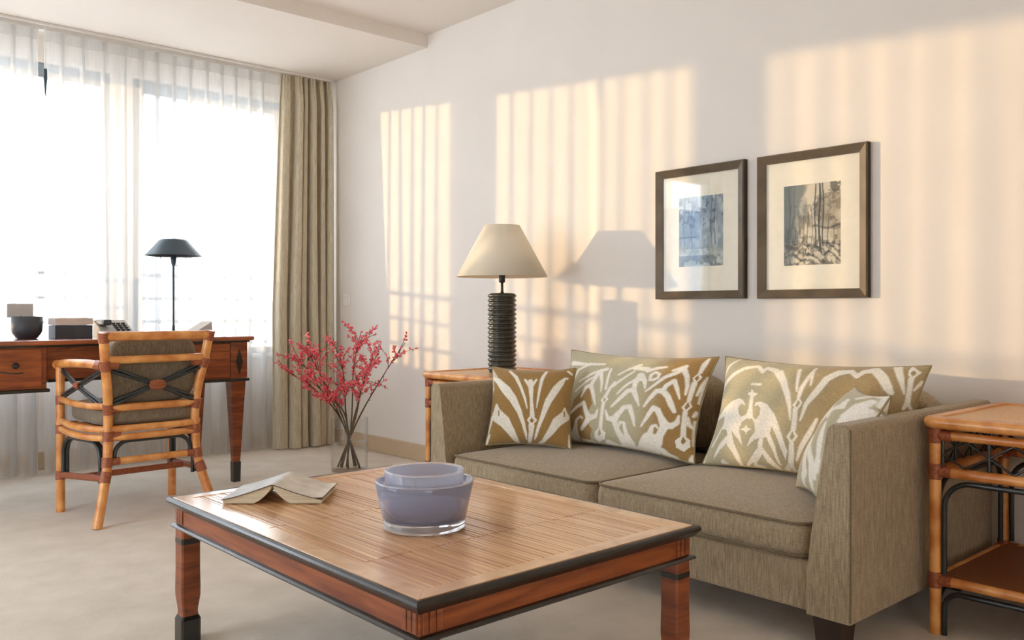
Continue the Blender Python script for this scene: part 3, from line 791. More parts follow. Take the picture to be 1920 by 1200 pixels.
def pillow(name, W, Hh, T, place, pattern, label, piping_mat, group=None, nu=240, nv=180, pinch=0.085):
    """place(): 4x4 matrix. Local x = across, y = up the cushion, z = out of its face"""
    rowsf, rowsb = [], []
    u = np.linspace(0, 1, nu + 1); v = np.linspace(0, 1, nv + 1)
    U, V = np.meshgrid(u, v, indexing='ij')
    a, b = 2 * U - 1, 2 * V - 1
    px = W / 2 * a * (1 - pinch * (1 - b * b) * np.abs(a) ** 3)
    py = Hh / 2 * b * (1 - pinch * 1.2 * (1 - a * a) * np.abs(b) ** 3)
    th = T / 2 * (np.clip(1 - np.abs(a) ** 2.4, 0, 1) * np.clip(1 - np.abs(b) ** 2.4, 0, 1)) ** 0.55
    wr = 0.004 * np.sin(9 * a + 4 * b) * np.sin(5 * b) * (1 - a * a) * (1 - b * b)
    R = thing(name, label, 'cushion', (0, 0, 0), group=group)
    R.matrix_world = place
    mb = MB()
    mb.grid([[(px[i, j], py[i, j], th[i, j] + wr[i, j]) for j in range(nv + 1)] for i in range(nu + 1)])
    mb.grid([[(px[i, j], py[i, j], -th[i, j]) for j in range(nv, -1, -1)] for i in range(nu + 1)])
    colf = pattern(U, V)
    colb = colf[:, ::-1]
    col = np.concatenate([colf.reshape(-1, 4), colb.reshape(-1, 4)])
    mb.build('cover', CUSHMAT, R, attr=col)
    edge = [(px[i, 0], py[i, 0], 0) for i in range(0, nu, 3)] + [(px[nu, j], py[nu, j], 0) for j in range(0, nv, 3)] \
        + [(px[i, nv], py[i, nv], 0) for i in range(nu, 0, -3)] + [(px[0, j], py[0, j], 0) for j in range(nv, 0, -3)]
    MB().tube(edge, 0.0032, 8, closed=True).build('piping', piping_mat, R)
    return R
CUSHMAT = attr_mat('ikat_cotton')

def frame_mat(bl, br, tl):
    """cushion frame from its bottom-left, bottom-right and top-left corners"""
    bl, br, tl = Vector(bl), Vector(br), Vector(tl)
    x = (br - bl); W = x.length; x.normalize()
    y = (tl - bl); y = y - x * y.dot(x); Hh = y.length; y.normalize()
    z = x.cross(y)
    c = bl + x * W / 2 + y * Hh / 2
    M = Matrix(((x.x, y.x, z.x, c.x), (x.y, y.y, z.y, c.y), (x.z, y.z, z.z, c.z), (0, 0, 0, 1)))
    return M, W, Hh

def ikat(key, ground, ground2=None, gx=(0, 1), gain=1.2):
    def f(U, V):
        asp = STROKES[key]['asp']
        t = np.clip((U - gx[0]) / (gx[1] - gx[0]), 0, 1)[..., None]
        t = t * t * (3 - 2 * t)
        base = ground * (1 - t) + (ground if ground2 is None else ground2) * t
        m = np.zeros_like(U)
        for kind, pts, wd in STROKES[key]['s']:
            if kind == 's':
                m = np.maximum(m, seg_mask(U, V, pts, [q * gain for q in wd], asp))
            elif kind in 'pn':
                m = np.maximum(m, poly_mask(U, V, pts) * (1.0 if kind == 'p' else 0.6))
            elif kind == 'e':
                m = m * (1 - seg_mask(U, V, pts, wd, asp))
            elif kind == 'q':
                m = m * (1 - poly_mask(U, V, pts))
            elif kind == 'b':
                q = poly_mask(U, V, pts)[..., None]
                base = base * (1 - q) + GOLD * q
        return base * (1 - m[..., None]) + CREAM * m[..., None]
    return f
PIPEO = fabric('cushion_piping', lin(138, 122, 84), lin(164, 148, 108), (240, 240, 240))
CUSH = {
    'A': ((-0.8, -2.545, 0.352), (-0.61, -2.845, 0.352), (-0.715, -2.49, 0.665), 0.13),
    'B': ((-0.5, -2.6, 0.352), (-0.52, -3.37, 0.352), (-0.355, -2.57, 0.728), 0.16),
    'C': ((-0.5, -3.39, 0.352), (-0.49, -4.125, 0.352), (-0.355, -3.36, 0.73), 0.16),
    'D': ((-0.62, -3.825, 0.354), (-0.84, -4.035, 0.354), (-0.465, -3.93, 0.665), 0.13),
}
def put(key, name, pat, label):
    bl, br, tl, T = CUSH[key]
    M, W, Hh = frame_mat(bl, br, tl)
    return pillow(name, W, Hh, T, M, pat, label, PIPEO, group='patterned cushions on the sofa')
put('A', 'scatter_cushion', ikat('A', GOLD, gain=1.3), 'small square golden-brown cushion with cream fan stripes at the far sofa arm')
put('B', 'scatter_cushion', ikat('B', SAGE, GOLD, (0.62, 0.84), 1.35), 'large sage and brown ikat cushion with cream drops, behind the small golden one')
put('C', 'scatter_cushion', ikat('C', SAGE, OLIVE, (0.25, 0.7), 1.45), 'large ikat cushion with a cream winged motif on the sofa\'s near seat')
put('D', 'scatter_cushion', ikat('D', SAGE, gain=1.6), 'small pale cream-striped cushion tucked against the near sofa arm')

# ------------------------------------------------------------------ rattan side tables
def side_table(label, cx, cy, W=0.59, D=0.585, Ht=0.605):
    t = thing('side_table', label, 'side table', (cx, cy, 0), 0, 'rattan side tables at the sofa ends')
    hx, hy = D / 2, W / 2
    # top: woven panel inside a rounded cane rim
    MB().box(-hx + 0.03, hx - 0.03, -hy + 0.03, hy - 0.03, Ht - 0.022, Ht - 0.004).build('tabletop', RATTANTOP, t, bevel=0.002)
    rim = MB()
    q = 0.016
    path = [(x, y, Ht - 0.016) for x, y in rrect(-hx + q, hx - q, -hy + q, hy - q, 0.03, 6)]
    rim.tube(path, q, 14, closed=True)
    rim.box(-hx + q, hx - q, -hy + q, -hy + 0.045, Ht - 0.008, Ht + 0.0).box(-hx + q, hx - q, hy - 0.045, hy - q, Ht - 0.008, Ht)
    rim.box(-hx + q, -hx + 0.045, -hy + 0.045, hy - 0.045, Ht - 0.008, Ht).box(hx - 0.045, hx - q, -hy + 0.045, hy - 0.045, Ht - 0.008, Ht)
    rim.build('rim', RATTAN, t)
    lx, ly, R = hx - 0.034, hy - 0.034, 0.0155
    zu, zl, zs = 0.553, 0.452, 0.150
    for sx in (-1, 1):
        for sy in (-1, 1):
            lg = MB().tube([(sx * lx, sy * ly, 0), (sx * lx, sy * ly, 0.3), (sx * lx, sy * ly, Ht - 0.03)], R, 14).build('leg', RATTAN, t)
            for z in (zu, zl, zs):
                wb = MB()
                wb.tube([(sx * lx, sy * ly, z - 0.022), (sx * lx, sy * ly, z), (sx * lx, sy * ly, z + 0.022)], R + 0.0025, 14)
                wb.tube([(sx * lx, sy * ly, z), (sx * (lx - 0.045), sy * ly, z)], R * 0.98, 14)
                wb.tube([(sx * lx, sy * ly, z), (sx * lx, sy * (ly - 0.045), z)], R * 0.98, 14)
                wb.build('binding', WRAP, lg)
    for z, rr in ((zu, 0.0125), (zl, 0.0145), (zs, 0.0135)):
        for s_ in (-1, 1):
            MB().tube([(-lx, s_ * ly, z), (lx, s_ * ly, z)], rr, 12).build('rail', RATTAN, t)
            MB().tube([(s_ * lx, -ly, z), (s_ * lx, ly, z)], rr, 12).build('rail', RATTAN, t)
    MB().box(-lx, lx, -ly, ly, zs - 0.002, zs + 0.010).build('shelf', SHELFCANE, t)
    # black lattice of diamonds under the top, black bent rods below
    for side in range(4):
        def P(a, z):
            return ((a, -ly, z), (a, ly, z), (-lx, a, z), (lx, a, z))[side]
        half = lx if side < 2 else ly
        half -= 0.018
        lat = MB()
        z0, z1 = zl + 0.014, zu - 0.012
        zm = (z0 + z1) / 2
        n = 4
        wd = 2 * half / n
        for k in range(n):
            a0 = -half + wd * k
            am, a1 = a0 + wd / 2, a0 + wd
            for A, B in (((a0, zm), (am, z1)), ((am, z1), (a1, zm)), ((a1, zm), (am, z0)), ((am, z0), (a0, zm))):
                lat.tube([P(*A), P(*B)], 0.0032, 6)
            lat.tube([P(a1 if k < n - 1 else a1 - .002, z0), P(a1 if k < n - 1 else a1 - .002, z1)], 0.0042, 6)
        lat.build('lattice', BLACKCANE, t)
        h2, rr = half - 0.006, 0.07
        top, bot = zl - 0.026, zs + 0.02
        pts = [(-h2, bot), (-h2, top - rr)] + arc(-h2 + rr, top - rr, rr, PI, PI / 2, 8) + arc(h2 - rr, top - rr, rr, PI / 2, 0, 8) + [(h2, bot)]
        MB().tube([P(a_, z_) for a_, z_ in pts], 0.0075, 10).build('arch_rod', BLACKCANE, t)
        lo = [(-h2, 0.0), (-h2, 0.07)] + arc(-h2 + 0.045, 0.075, 0.045, PI, PI / 2, 6) + arc(h2 - 0.045, 0.075, 0.045, PI / 2, 0, 6) + [(h2, 0.07), (h2, 0)]
        MB().tube([P(a_, z_) for a_, z_ in lo], 0.0075, 10).build('lower_rod', BLACKCANE, t)
    return t
side_table('rattan side table with black lattice at the right edge, beside the near sofa arm', -0.615 + 0.2925, -4.197 - 0.295)
side_table('rattan side table holding the big ribbed lamp, beyond the far sofa arm', -0.587 + 0.2925, -1.795 - 0.295)

# table lamp with ribbed body
LMP = thing('table_lamp', 'large dark ribbed column lamp with a cream cone shade on the far side table', 'table lamp', (-0.335, -2.12, 0.605))
prof = [(0, 0), (0.062, 0), (0.062, 0.006)]
nr = 17
hb = 0.375
for k in range(nr):
    z0 = 0.006 + (hb - 0.006) * k / nr
    dz = (hb - 0.006) / nr
    for q in range(1, 9):
        prof.append((0.061 + 0.0085 * math.sin(PI * q / 8), z0 + dz * q / 8))
prof += [(0.055, hb + 0.002), (0, hb + 0.002)]
MB().lathe(prof, n=48).build('lamp_body', LAMPBODY, LMP)
MB().lathe([(0, hb), (0.012, hb + 0.002), (0.007, hb + 0.008), (0.006, hb + 0.05), (0.015, hb + 0.055), (0.015, hb + 0.10), (0, hb + 0.10)], n=20).build('stem', METALD, LMP)
zb, zt = 0.455, 0.700
MB().lathe([(0.218, zb), (0.085, zt), (0.083, zt), (0.216, zb)], n=64, closed=True).build('lamp_shade', SHADE, LMP)
sp = MB()
for k in range(3):
    a_ = 2 * PI * k / 3
    sp.tube([(0, 0, zt - 0.02), (0.086 * math.cos(a_), 0.086 * math.sin(a_), zt - 0.01)], 0.002, 6)
sp.tube([(0, 0, hb + 0.09), (0, 0, zt - 0.02)], 0.003, 6)
sp.build('shade_support', METALD, LMP)
MB().lathe([(0, hb + 0.10), (0.012, hb + 0.105), (0.028, hb + 0.15), (0.022, hb + 0.185), (0, hb + 0.195)], n=20).build('bulb', WHITE, LMP)

# ------------------------------------------------------------------ pictures
def print_a(n=110, m=150):
    rnd = np.random.RandomState(4)
    u = np.linspace(0, 1, n + 1); v = np.linspace(0, 1, m + 1)
    U, V = np.meshgrid(u, v, indexing='ij')
    return U, V, rnd
def fbm(U, V, rnd, f0=4, oct=4):
    out = np.zeros_like(U); amp = 1; tot = 0
    for o in range(oct):
        f = f0 * 2 ** o
        g = rnd.rand(int(f) + 3, int(f) + 3)
        x, y = U * f, V * f
        i, j = x.astype(int), y.astype(int)
        a, b = x - i, y - j
        a = a * a * (3 - 2 * a); b = b * b * (3 - 2 * b)
        out += amp * ((g[i, j] * (1 - a) + g[i + 1, j] * a) * (1 - b) + (g[i, j + 1] * (1 - a) + g[i + 1, j + 1] * a) * b)
        tot += amp; amp *= 0.6
    return out / tot
def art_forest(U, V, rnd):
    paper = np.array(lin(214, 204, 180))
    ink = np.array(lin(44, 44, 40)); blue = np.array(lin(84, 98, 102)); brown = np.array(lin(126, 108, 78)); wash = np.array(lin(150, 138, 112))
    c = np.broadcast_to(paper, U.shape + (4,)).copy()
    def over(m, col):
        nonlocal c
        m = np.clip(m, 0, 1)[..., None]
        c = c * (1 - m) + col * m
    f = fbm(U, V, rnd, 5, 4); h = fbm(U, V, rnd, 16, 3); g = fbm(U * 1.0, V * 0.3, rnd, 24, 2)
    over(0.7 * np.clip((f - 0.4) * 4, 0, 1) * (V < 0.62), wash)
    over(np.clip((0.46 - U - 0.25 * (1 - V)) / 0.12 + (f - 0.5) * 3, 0, 1) * (V > 0.28) * 0.85, blue)
    over(np.clip((0.22 - U) / 0.1, 0, 1) * 0.75, blue)
    d = np.hypot((U - 0.84) / 0.30, (V - 0.66) / 0.22)
    over((d < 1) * (0.45 + 1.2 * (f - 0.4)), brown)
    over((h > 0.56) * (d < 1.15) * 0.5, ink)
    over((g > 0.56) * 0.45 * (V > 0.25) * (V < 0.75) * (U < 0.62), ink)
    over((np.abs(np.sin(30 * (V + 0.35 * U) + 9 * f)) < 0.55) * (V < 0.27) * (0.45 + 0.7 * h), ink)
    over((h > 0.53) * (V < 0.36) * 0.6, ink)
    for x, w_, v0, v1, s_ in ((0.10, .03, 0, 1, .45), (0.2, .02, .1, 1, .4), (0.28, .012, .25, .7, .5), (0.36, .014, .28, .62, .6), (0.43, .018, .2, .66, .7), (0.50, .015, .25, .72, .65),
                              (0.565, .024, .22, 1, .9), (0.64, .034, .18, 1, .97), (0.70, .024, .22, 1, .92), (0.78, .018, .2, .55, .8), (0.88, .018, .2, .5, .7)):
        e = np.clip((w_ * 0.5 - np.abs(U - x - 0.012 * np.sin(9 * V + 20 * x))) / 0.006 + 0.5, 0, 1)
        over(e * (V > v0) * (V < v1) * s_, ink)
    over((np.abs(V - 0.46 - 0.02 * np.sin(14 * U)) < 0.015) * (U > 0.52) * 0.7, ink)
    over((np.hypot((U - 0.92) / .1, (V - 0.97) / .1) < 1) * (f > .45) * .8, ink)
    return c
def art_water(U, V, rnd):
    paper = np.array(lin(190, 200, 200)); ink = np.array(lin(66, 78, 92)); mid = np.array(lin(126, 142, 156)); gr = np.array(lin(150, 160, 140))
    c = np.broadcast_to(paper, U.shape + (4,)).copy()
    f = fbm(U, V, rnd, 6, 4); g = fbm(U * 1.0, V * 0.25, rnd, 22, 2); h = fbm(U, V, rnd, 14, 3)
    def over(m, col):
        nonlocal c
        m = np.clip(m, 0, 1)[..., None]
        c = c * (1 - m) + col * m
    over(0.85 * np.clip((f - 0.35) * 4, 0, 1) * (V > 0.25), mid)
    over((g > 0.55) * 0.55 * (V > 0.2), mid)
    over((h > 0.58) * (V > 0.55) * 0.7, ink)
    over((V < 0.3) * (h > 0.5) * 0.6, gr)
    over((np.abs(V - 0.42) < 0.012) * (U < 0.4) * 0.8, ink)
    over((V < 0.16) * (f > 0.5) * 0.6, ink)
    for x in (0.12, 0.3, 0.74, 0.82):
        over((np.abs(U - x - 0.015 * np.sin(8 * V)) < 0.012) * (V > 0.3) * 0.6, ink)
    return c
PRINT = attr_mat('print_paper', 0.9, 0, False)

def picture(label, y0, y1, z0, z1, art, box, fn, group):
    """y0 is the edge nearer the window; the picture hangs on the wall x = 0"""
    P = thing('framed_picture', label, 'picture', (0, (y0 + y1) / 2, z0), 0, group)
    W, Hh = y0 - y1, z1 - z0
    fw, dp = 0.034, 0.03
    fr = MB()
    # mitred moulding: four sides, each a wedge profile (outer face dark, front face bronze)
    def pt(side_u, side_v, ins, x):
        return (-x, side_u * (W / 2 - ins), Hh / 2 + side_v * (Hh / 2 - ins))
    prof = [(0, 0.001), (0, dp * 0.8), (0.004, dp), (fw, dp * 0.55), (fw, 0.001)]
    cor = [(1, -1), (-1, -1), (-1, 1), (1, 1)]
    for k in range(4):
        A, B = cor[k], cor[(k + 1) % 4]
        ra = [pt(A[0], A[1], i, x) for i, x in prof]; rb = [pt(B[0], B[1], i, x) for i, x in prof]
        n = len(prof)
        for j in range(n - 1):
            fr.add([ra[j], ra[j + 1], rb[j + 1], rb[j]], [(0, 1, 2, 3)], mi=1 if j == 0 else 0)
    fr.build('frame', [FRAMEM, FRAMEB], P)
    MB().box(-0.008, -0.002, -W / 2 + fw * 0.8, W / 2 - fw * 0.8, fw * 0.8, Hh - fw * 0.8).build('mat_board', MATB, P)
    U, V, rnd = print_a()
    col = fn(U, V, rnd)
    b0, b1, c0, c1 = box
    pts = [[(-0.0085, (b0 + (b1 - b0) * U[i, j]) - (y0 + y1) / 2, c0 + (c1 - c0) * V[i, j] - z0) for j in range(U.shape[1])] for i in range(U.shape[0])]
    MB().grid(pts).build('print', PRINT, P, attr=col.reshape(-1, 4))
    MB().box(-0.0145, -0.0125, -W / 2 + fw * 0.8, W / 2 - fw * 0.8, fw * 0.8, Hh - fw * 0.8).build('glazing', PICGLASS, P)
    return P
G_ = 'pair of framed prints above the sofa'
picture('framed bluish print with sky glare on its glass, the one nearer the lamp', -2.797, -3.251, 0.949, 1.514, 'a', (-2.914, -3.140, 1.088, 1.386), art_water, G_)
picture('framed brown ink print of thin tree trunks, the one above the near seat', -3.310, -3.766, 0.947, 1.512, 'b', (-3.421, -3.655, 1.074, 1.384), art_forest, G_)

# ------------------------------------------------------------------ coffee table
TX0, TX1, TY0, TY1, TH = -2.198, -1.369, -4.012, -2.845, 0.39
CTX, CTY = (TX0 + TX1) / 2, (TY0 + TY1) / 2
T = thing('coffee_table', 'low reddish wooden coffee table with bamboo slat top and black edges', 'coffee table', (CTX, CTY, 0))
hx, hy = (TX1 - TX0) / 2, (TY1 - TY0) / 2
bw = 0.055
bd = MB()
e = 0.014
o_ = [(-hx + e, -hy + e), (hx - e, -hy + e), (hx - e, hy - e), (-hx + e, hy - e)]
i_ = [(-hx + bw, -hy + bw), (hx - bw, -hy + bw), (hx - bw, hy - bw), (-hx + bw, hy - bw)]
for k in range(4):
    a_, b_, c_, d_ = o_[k], o_[(k + 1) % 4], i_[(k + 1) % 4], i_[k]
    vs = [(p[0], p[1], z) for z in (TH - 0.022, TH) for p in (a_, b_, c_, d_)]
    bd.add(vs, [(3, 2, 1, 0), (4, 5, 6, 7), (0, 1, 5, 4), (1, 2, 6, 5), (2, 3, 7, 6), (3, 0, 4, 7)])
top = bd.build('tabletop', TOPWOOD, T, bevel=0.001)
sl = MB()
rnd = random.Random(2)
segs = [(-hy + bw, -3.735 - CTY), (-3.735 - CTY, -3.345 - CTY), (-3.345 - CTY, hy - bw)]
for si, (s0, s1) in enumerate(segs):
    x = -hx + bw
    while x < hx - bw - 1e-4:
        ww = rnd.uniform(0.011, 0.017)
        x2 = min(x + ww, hx - bw)
        gap = rnd.choice((0.0007, 0.0010, 0.0014, 0.0021))
        zt = TH - rnd.uniform(0.0006, 0.0018)
        sl.box(x + gap, x2 - gap, s0 + 0.0012, s1 - 0.0012, TH - 0.012, zt)
        x = x2
sl.build('slats', SLAT, top, bevel=0.0008, seg=1)
MB().box(-hx + bw, hx - bw, -hy + bw, hy - bw, TH - 0.022, TH - 0.0045).build('slat_backing', SEAM, top)
ed = MB()
def molding(mb, hx, hy, prof):
    """prof: (inset, z) closed loop swept round the rectangle with mitred corners"""
    cor = [(-1, -1), (1, -1), (1, 1), (-1, 1)]
    n = len(prof)
    for k in range(4):
        A, B = cor[k], cor[(k + 1) % 4]
        ra = [(A[0] * (hx - i), A[1] * (hy - i), z) for i, z in prof]
        rb = [(B[0] * (hx - i), B[1] * (hy - i), z) for i, z in prof]
        for j in range(n):
            q = (j + 1) % n
            mb.add([ra[j], rb[j], rb[q], ra[q]], [(0, 1, 2, 3)], True)
    return mb
molding(ed, hx, hy, [(0.011, TH - 0.0006), (0.006, TH + 0.0004), (0.002, TH - 0.003), (0.0, TH - 0.008), (0.001, TH - 0.013), (0.006, TH - 0.018), (0.014, TH - 0.0275), (0.03, TH - 0.0275)]).build('edge_moulding', EBONY, top)
ap = MB()
ins = 0.02
molding(ap, hx, hy, [(ins, TH - 0.024), (ins, 0.318), (ins + 0.02, 0.318), (ins + 0.02, TH - 0.024)])
for i in range(len(ap.s)): ap.s[i] = False
ap.build('apron', MAHOGH, T)
lm = MB()
molding(lm, hx, hy, [(ins - 0.001, 0.320), (0.012, 0.318), (0.008, 0.314), (0.010, 0.310), (ins, 0.308), (ins + 0.022, 0.308), (ins + 0.022, 0.320)]).build('lower_moulding', EBONY, T)
for sx in (-1, 1):
    for sy in (-1, 1):
        cx, cy = sx * (hx - ins - 0.024), sy * (hy - ins - 0.024)
        def sq(h, z, ch=0.18):
            c = h * ch
            return [(cx + a, cy + b, z) for a, b in ((-h + c, -h), (h - c, -h), (h, -h + c), (h, h - c), (h - c, h), (-h + c, h), (-h, h - c), (-h, -h + c))]
        lg = MB().rings([sq(0.0255, 0.310), sq(0.0255, 0.20), sq(0.0265, 0.145), sq(0.0262, 0.125), sq(0.0215, 0.09), sq(0.0208, 0.080), sq(0.0225, 0.070)], smooth=False).build('leg', MAHOG, T)
        MB().rings([sq(0.0263, 0.282), sq(0.0263, 0.268)], smooth=False).build('black_band', EBONY, lg)
        MB().rings([sq(0.0225, 0.072), sq(0.027, 0.062), sq(0.027, 0.0)], smooth=False).build('foot', EBONY, lg)
        cp = MB()
        for a in range(3):     # reeded corner block at the apron
            off = 0.012 + a * 0.016
            cp.box(sx * (hx - ins + 0.001) - 0.002, sx * (hx - ins + 0.001) + 0.002, sy * (hy - ins - off) - 0.0065, sy * (hy - ins - off) + 0.0065, 0.322, TH - 0.026)
            cp.box(sx * (hx - ins - off) - 0.0065, sx * (hx - ins - off) + 0.0065, sy * (hy - ins + 0.001) - 0.002, sy * (hy - ins + 0.001) + 0.002, 0.322, TH - 0.026)
        cp.build('corner_reeding', MAHOG, lg, bevel=0.0015)

# glass bowls on the coffee table
BX, BY = -1.868, -3.585
B1 = thing('glass_bowl', 'outer lavender glass bowl with a thick clear base on the coffee table', 'bowl', (BX, BY, TH), 0, 'nested glass bowls')
MB().lathe([(0, 0.0002), (0.092, 0.0002), (0.096, 0.004), (0.097, 0.0236), (0, 0.0236)], n=64).build('base', CLEAR, B1)
MB().lathe([(0, 0.024), (0.0975, 0.024), (0.108, 0.07), (0.1155, 0.108), (0.1145, 0.1105), (0.1115, 0.1095), (0.104, 0.07), (0.093, 0.032), (0, 0.030)], n=64).build('wall', BOWLOUT, B1)
MB().tube([(0.1135 * math.cos(2 * PI * k / 64), 0.1135 * math.sin(2 * PI * k / 64), 0.1115) for k in range(64)], 0.0022, 8, closed=True).build('rim', CLEAR, B1)
B2 = thing('glass_bowl', 'smaller pale blue glass bowl nested inside the lavender bowl', 'bowl', (BX, BY, TH + 0.0305), 0, 'nested glass bowls')
MB().lathe([(0, 0), (0.080, 0), (0.086, 0.006), (0.089, 0.04), (0.0935, 0.101), (0.092, 0.1035), (0.0885, 0.1025), (0.084, 0.05), (0.078, 0.012), (0, 0.009)], n=64).build('wall', BOWLIN, B2)
MB().tube([(0.091 * math.cos(2 * PI * k / 64), 0.091 * math.sin(2 * PI * k / 64), 0.1045) for k in range(64)], 0.0028, 8, closed=True).build('rim', CLEAR, B2)

# open book lying face down
def book():
    Bk = thing('open_book', 'open paperback lying face down on the coffee table corner', 'book', (-1.958, -3.048, TH), 0)
    sd = Vector((0.668, 0.744, 0)).normalized()       # along the spine, away from the camera
    ac = Vector((0.744, -0.668, 0)).normalized()       # across, to the right
    ac = (ac - sd * ac.dot(sd)).normalized()
    Ls, Wd = 0.185, 0.134
    def prof(t):   # cover height along one half, 0 at the spine
        return 0.012 + 0.040 * (1 - t) ** 1.25
    NU = 24
    def P(a, s_, z):
        p = ac * a + sd * s_
        return (p.x, p.y, z)
    top, bot = [], []
    for k in range(-NU, NU + 1):
        t = abs(k) / NU
        a = Wd * k / NU
        z = prof(max(t, 0.04)) + (0.006 * (t - 0.8) / 0.2 if (k > 0 and t > 0.8) else 0)
        top.append((a, z)); bot.append((a, z - 0.0022))
    cov = MB()
    ss = [-Ls / 2 - 0.004 + (Ls + 0.008) * i / 40 for i in range(41)]
    cov.grid([[P(a, s_, z) for a, z in top] for s_ in ss])
    n1 = len(cov.v)
    col = []
    for vtx in cov.v:
        a = vtx[0] * ac.x + vtx[1] * ac.y; s_ = vtx[0] * sd.x + vtx[1] * sd.y
        b = 0.5 + 0.5 * math.sin(55 * a + 8 + 3 * math.sin(30 * s_)) * math.sin(43 * s_ + 2 + 2 * math.sin(47 * a))
        b = 0.80 + 0.20 * b
        base = (0.76, 0.70, 0.61) if a > 0 else (0.66, 0.67, 0.66)
        col.append((base[0] * b, base[1] * b, base[2] * b, 1))
    cov.build('cover', PRINT, Bk, attr=col)
    und = MB()
    und.rings([[P(a, s_, z) for a, z in [(p, q - 0.0004) for p, q in top] + bot[::-1]] for s_ in (ss[0], 0, ss[-1])], smooth=False)
    und.build('cover_lining', BOOKEDGE, Bk)
    for sg in (-1, 1):
        pg = MB()
        up, lo = [], []
        for k in range(NU + 1):
            t = 0.02 + 0.95 * k / NU
            a = sg * Wd * t
            zc = prof(max(t, 0.04)) - 0.0026
            zl = 0.0006 + 0.044 * max(0.0, 1 - t / 0.40) ** 1.7
            up.append((a, zc)); lo.append((a, min(zl, zc - 0.0012)))
        loop = up + lo[::-1]
        if sg > 0: loop = loop[::-1]
        pg.rings([[P(a, s_, z) for a, z in loop] for s_ in (-Ls / 2, 0, Ls / 2)], smooth=False)
        pg.build('pages', PAPER, Bk)
    return Bk
book()

# ------------------------------------------------------------------ vase and branches
VX, VY = -0.48, -0.985
V_ = thing('glass_vase', 'clear cylindrical glass vase standing on the carpet by the drape', 'vase', (VX, VY, 0))
MB().lathe([(0, 0.001), (0.098, 0.001), (0.102, 0.006), (0.102, 0.296), (0.1005, 0.298), (0.099, 0.296), (0.099, 0.012), (0, 0.012)], n=56).build('body', VASEGL, V_)
MB().lathe([(0, 0.0125), (0.0985, 0.0125), (0.0985, 0.16), (0, 0.16)], n=56).build('water', WATER, V_)

RT = Vector((math.cos(math.radians(42)), -math.sin(math.radians(42)), 0)); FWD = Vector((math.sin(math.radians(42)), math.cos(math.radians(42)), 0))
def branch(tip, low, seed, nb, nbuds, label, depth=0.0):
    """tip: (sideways, height) of the branch end; low: sideways foot position in the vase"""
    rn = random.Random(seed)
    root = thing('flowering_branch', label, 'branch', (VX, VY, 0), 0, 'red flowering branches in the glass vase')
    def P(a, d, z):
        p = RT * a + FWD * d
        return Vector((p.x, p.y, z))
    d0 = rn.uniform(-0.05, 0.05); d1 = depth if depth else rn.uniform(-0.16, 0.16)
    foot = P(low, d0, 0.016)
    neck = P(-low * 0.35 + tip[0] * 0.10, -d0 * 0.2 + d1 * 0.1, 0.30)
    mid = P(tip[0] * 0.55 + rn.uniform(-.02, .02), d1 * 0.55, 0.30 + (tip[1] - 0.30) * 0.56)
    end = P(tip[0], d1, tip[1])
    main = crom([foot, neck, mid, end], 10)
    k = len(main)
    st = MB().tube(main, [0.0055 - 0.004 * i / k for i in range(k)], 7)
    twigs = [main[int(k * 0.45):]]
    for q in range(nb):
        i = int(k * rn.uniform(0.42, 0.9))
        p = main[i]; t = (main[min(i + 1, k - 1)] - main[i - 1]).normalized()
        sdv = (RT * rn.uniform(-1, 1) + FWD * rn.uniform(-0.7, 0.7) + Vector((0, 0, rn.uniform(-0.2, 0.6)))).normalized()
        ln = rn.uniform(0.07, 0.18)
        e_ = p + (t * 0.8 + sdv * 0.8).normalized() * ln
        m_ = p + t * ln * 0.4 + sdv * ln * 0.25
        tw = crom([p, m_, e_], 6)
        st.tube(tw, [0.0022 - 0.0012 * j / len(tw) for j in range(len(tw))], 5)
        twigs.append(tw)
    st.build('stem', STEM, root)
    bl = MB()
    for tw in twigs:
        m = max(5, int(nbuds / len(twigs)))
        for j in range(m):
            f = rn.uniform(0.15, 1.0) if tw is not twigs[0] else rn.uniform(0.05, 1)
            ii = min(int(f * (len(tw) - 1)), len(tw) - 2)
            p = tw[ii].lerp(tw[ii + 1], rn.random())
            t = (tw[ii + 1] - tw[ii]).normalized()
            d = (Vector((rn.gauss(0, 1), rn.gauss(0, 1), rn.gauss(0, 1))).normalized() + t * 0.5).normalized()
            ln = rn.uniform(0.012, 0.024); rr = rn.uniform(0.0038, 0.0064)
            bl.tube([p, p + d * ln * 0.35, p + d * ln * 0.75, p + d * ln], [0.0012, rr * 0.8, rr, rr * 0.25], 6)
    bl.build('blossoms', RED, root)
    return root
BR = [
    ((-0.375, 0.56), 0.05, 'leftmost red branch, reaching low across the first drape fold'),
    ((-0.33, 0.645), 0.065, 'red branch second from the left, reaching across the drape'),
    ((-0.22, 0.70), 0.03, 'red branch rising to the left in front of the drape'),
    ((-0.12, 0.735), 0.02, 'upright red branch left of the vase centre, before the drape edge'),
    ((0.045, 0.775), -0.02, 'tallest red branch, rising straight over the vase'),
    ((0.10, 0.62), -0.04, 'short red branch leaning right over the vase rim'),
    ((0.18, 0.67), -0.055, 'red branch leaning right before the white wall'),
    ((0.305, 0.715), -0.07, 'rightmost sparse branch reaching towards the side table'),
    ((-0.20, 0.52), 0.0, 'lowest short red branch drooping left of the vase rim'),
]
for k, (tp, lw, lb) in enumerate(BR):
    sparse = k == 7
    branch(tp, lw, 20 + k, 13 if not sparse else 7, 200 if not sparse else 70, lb)

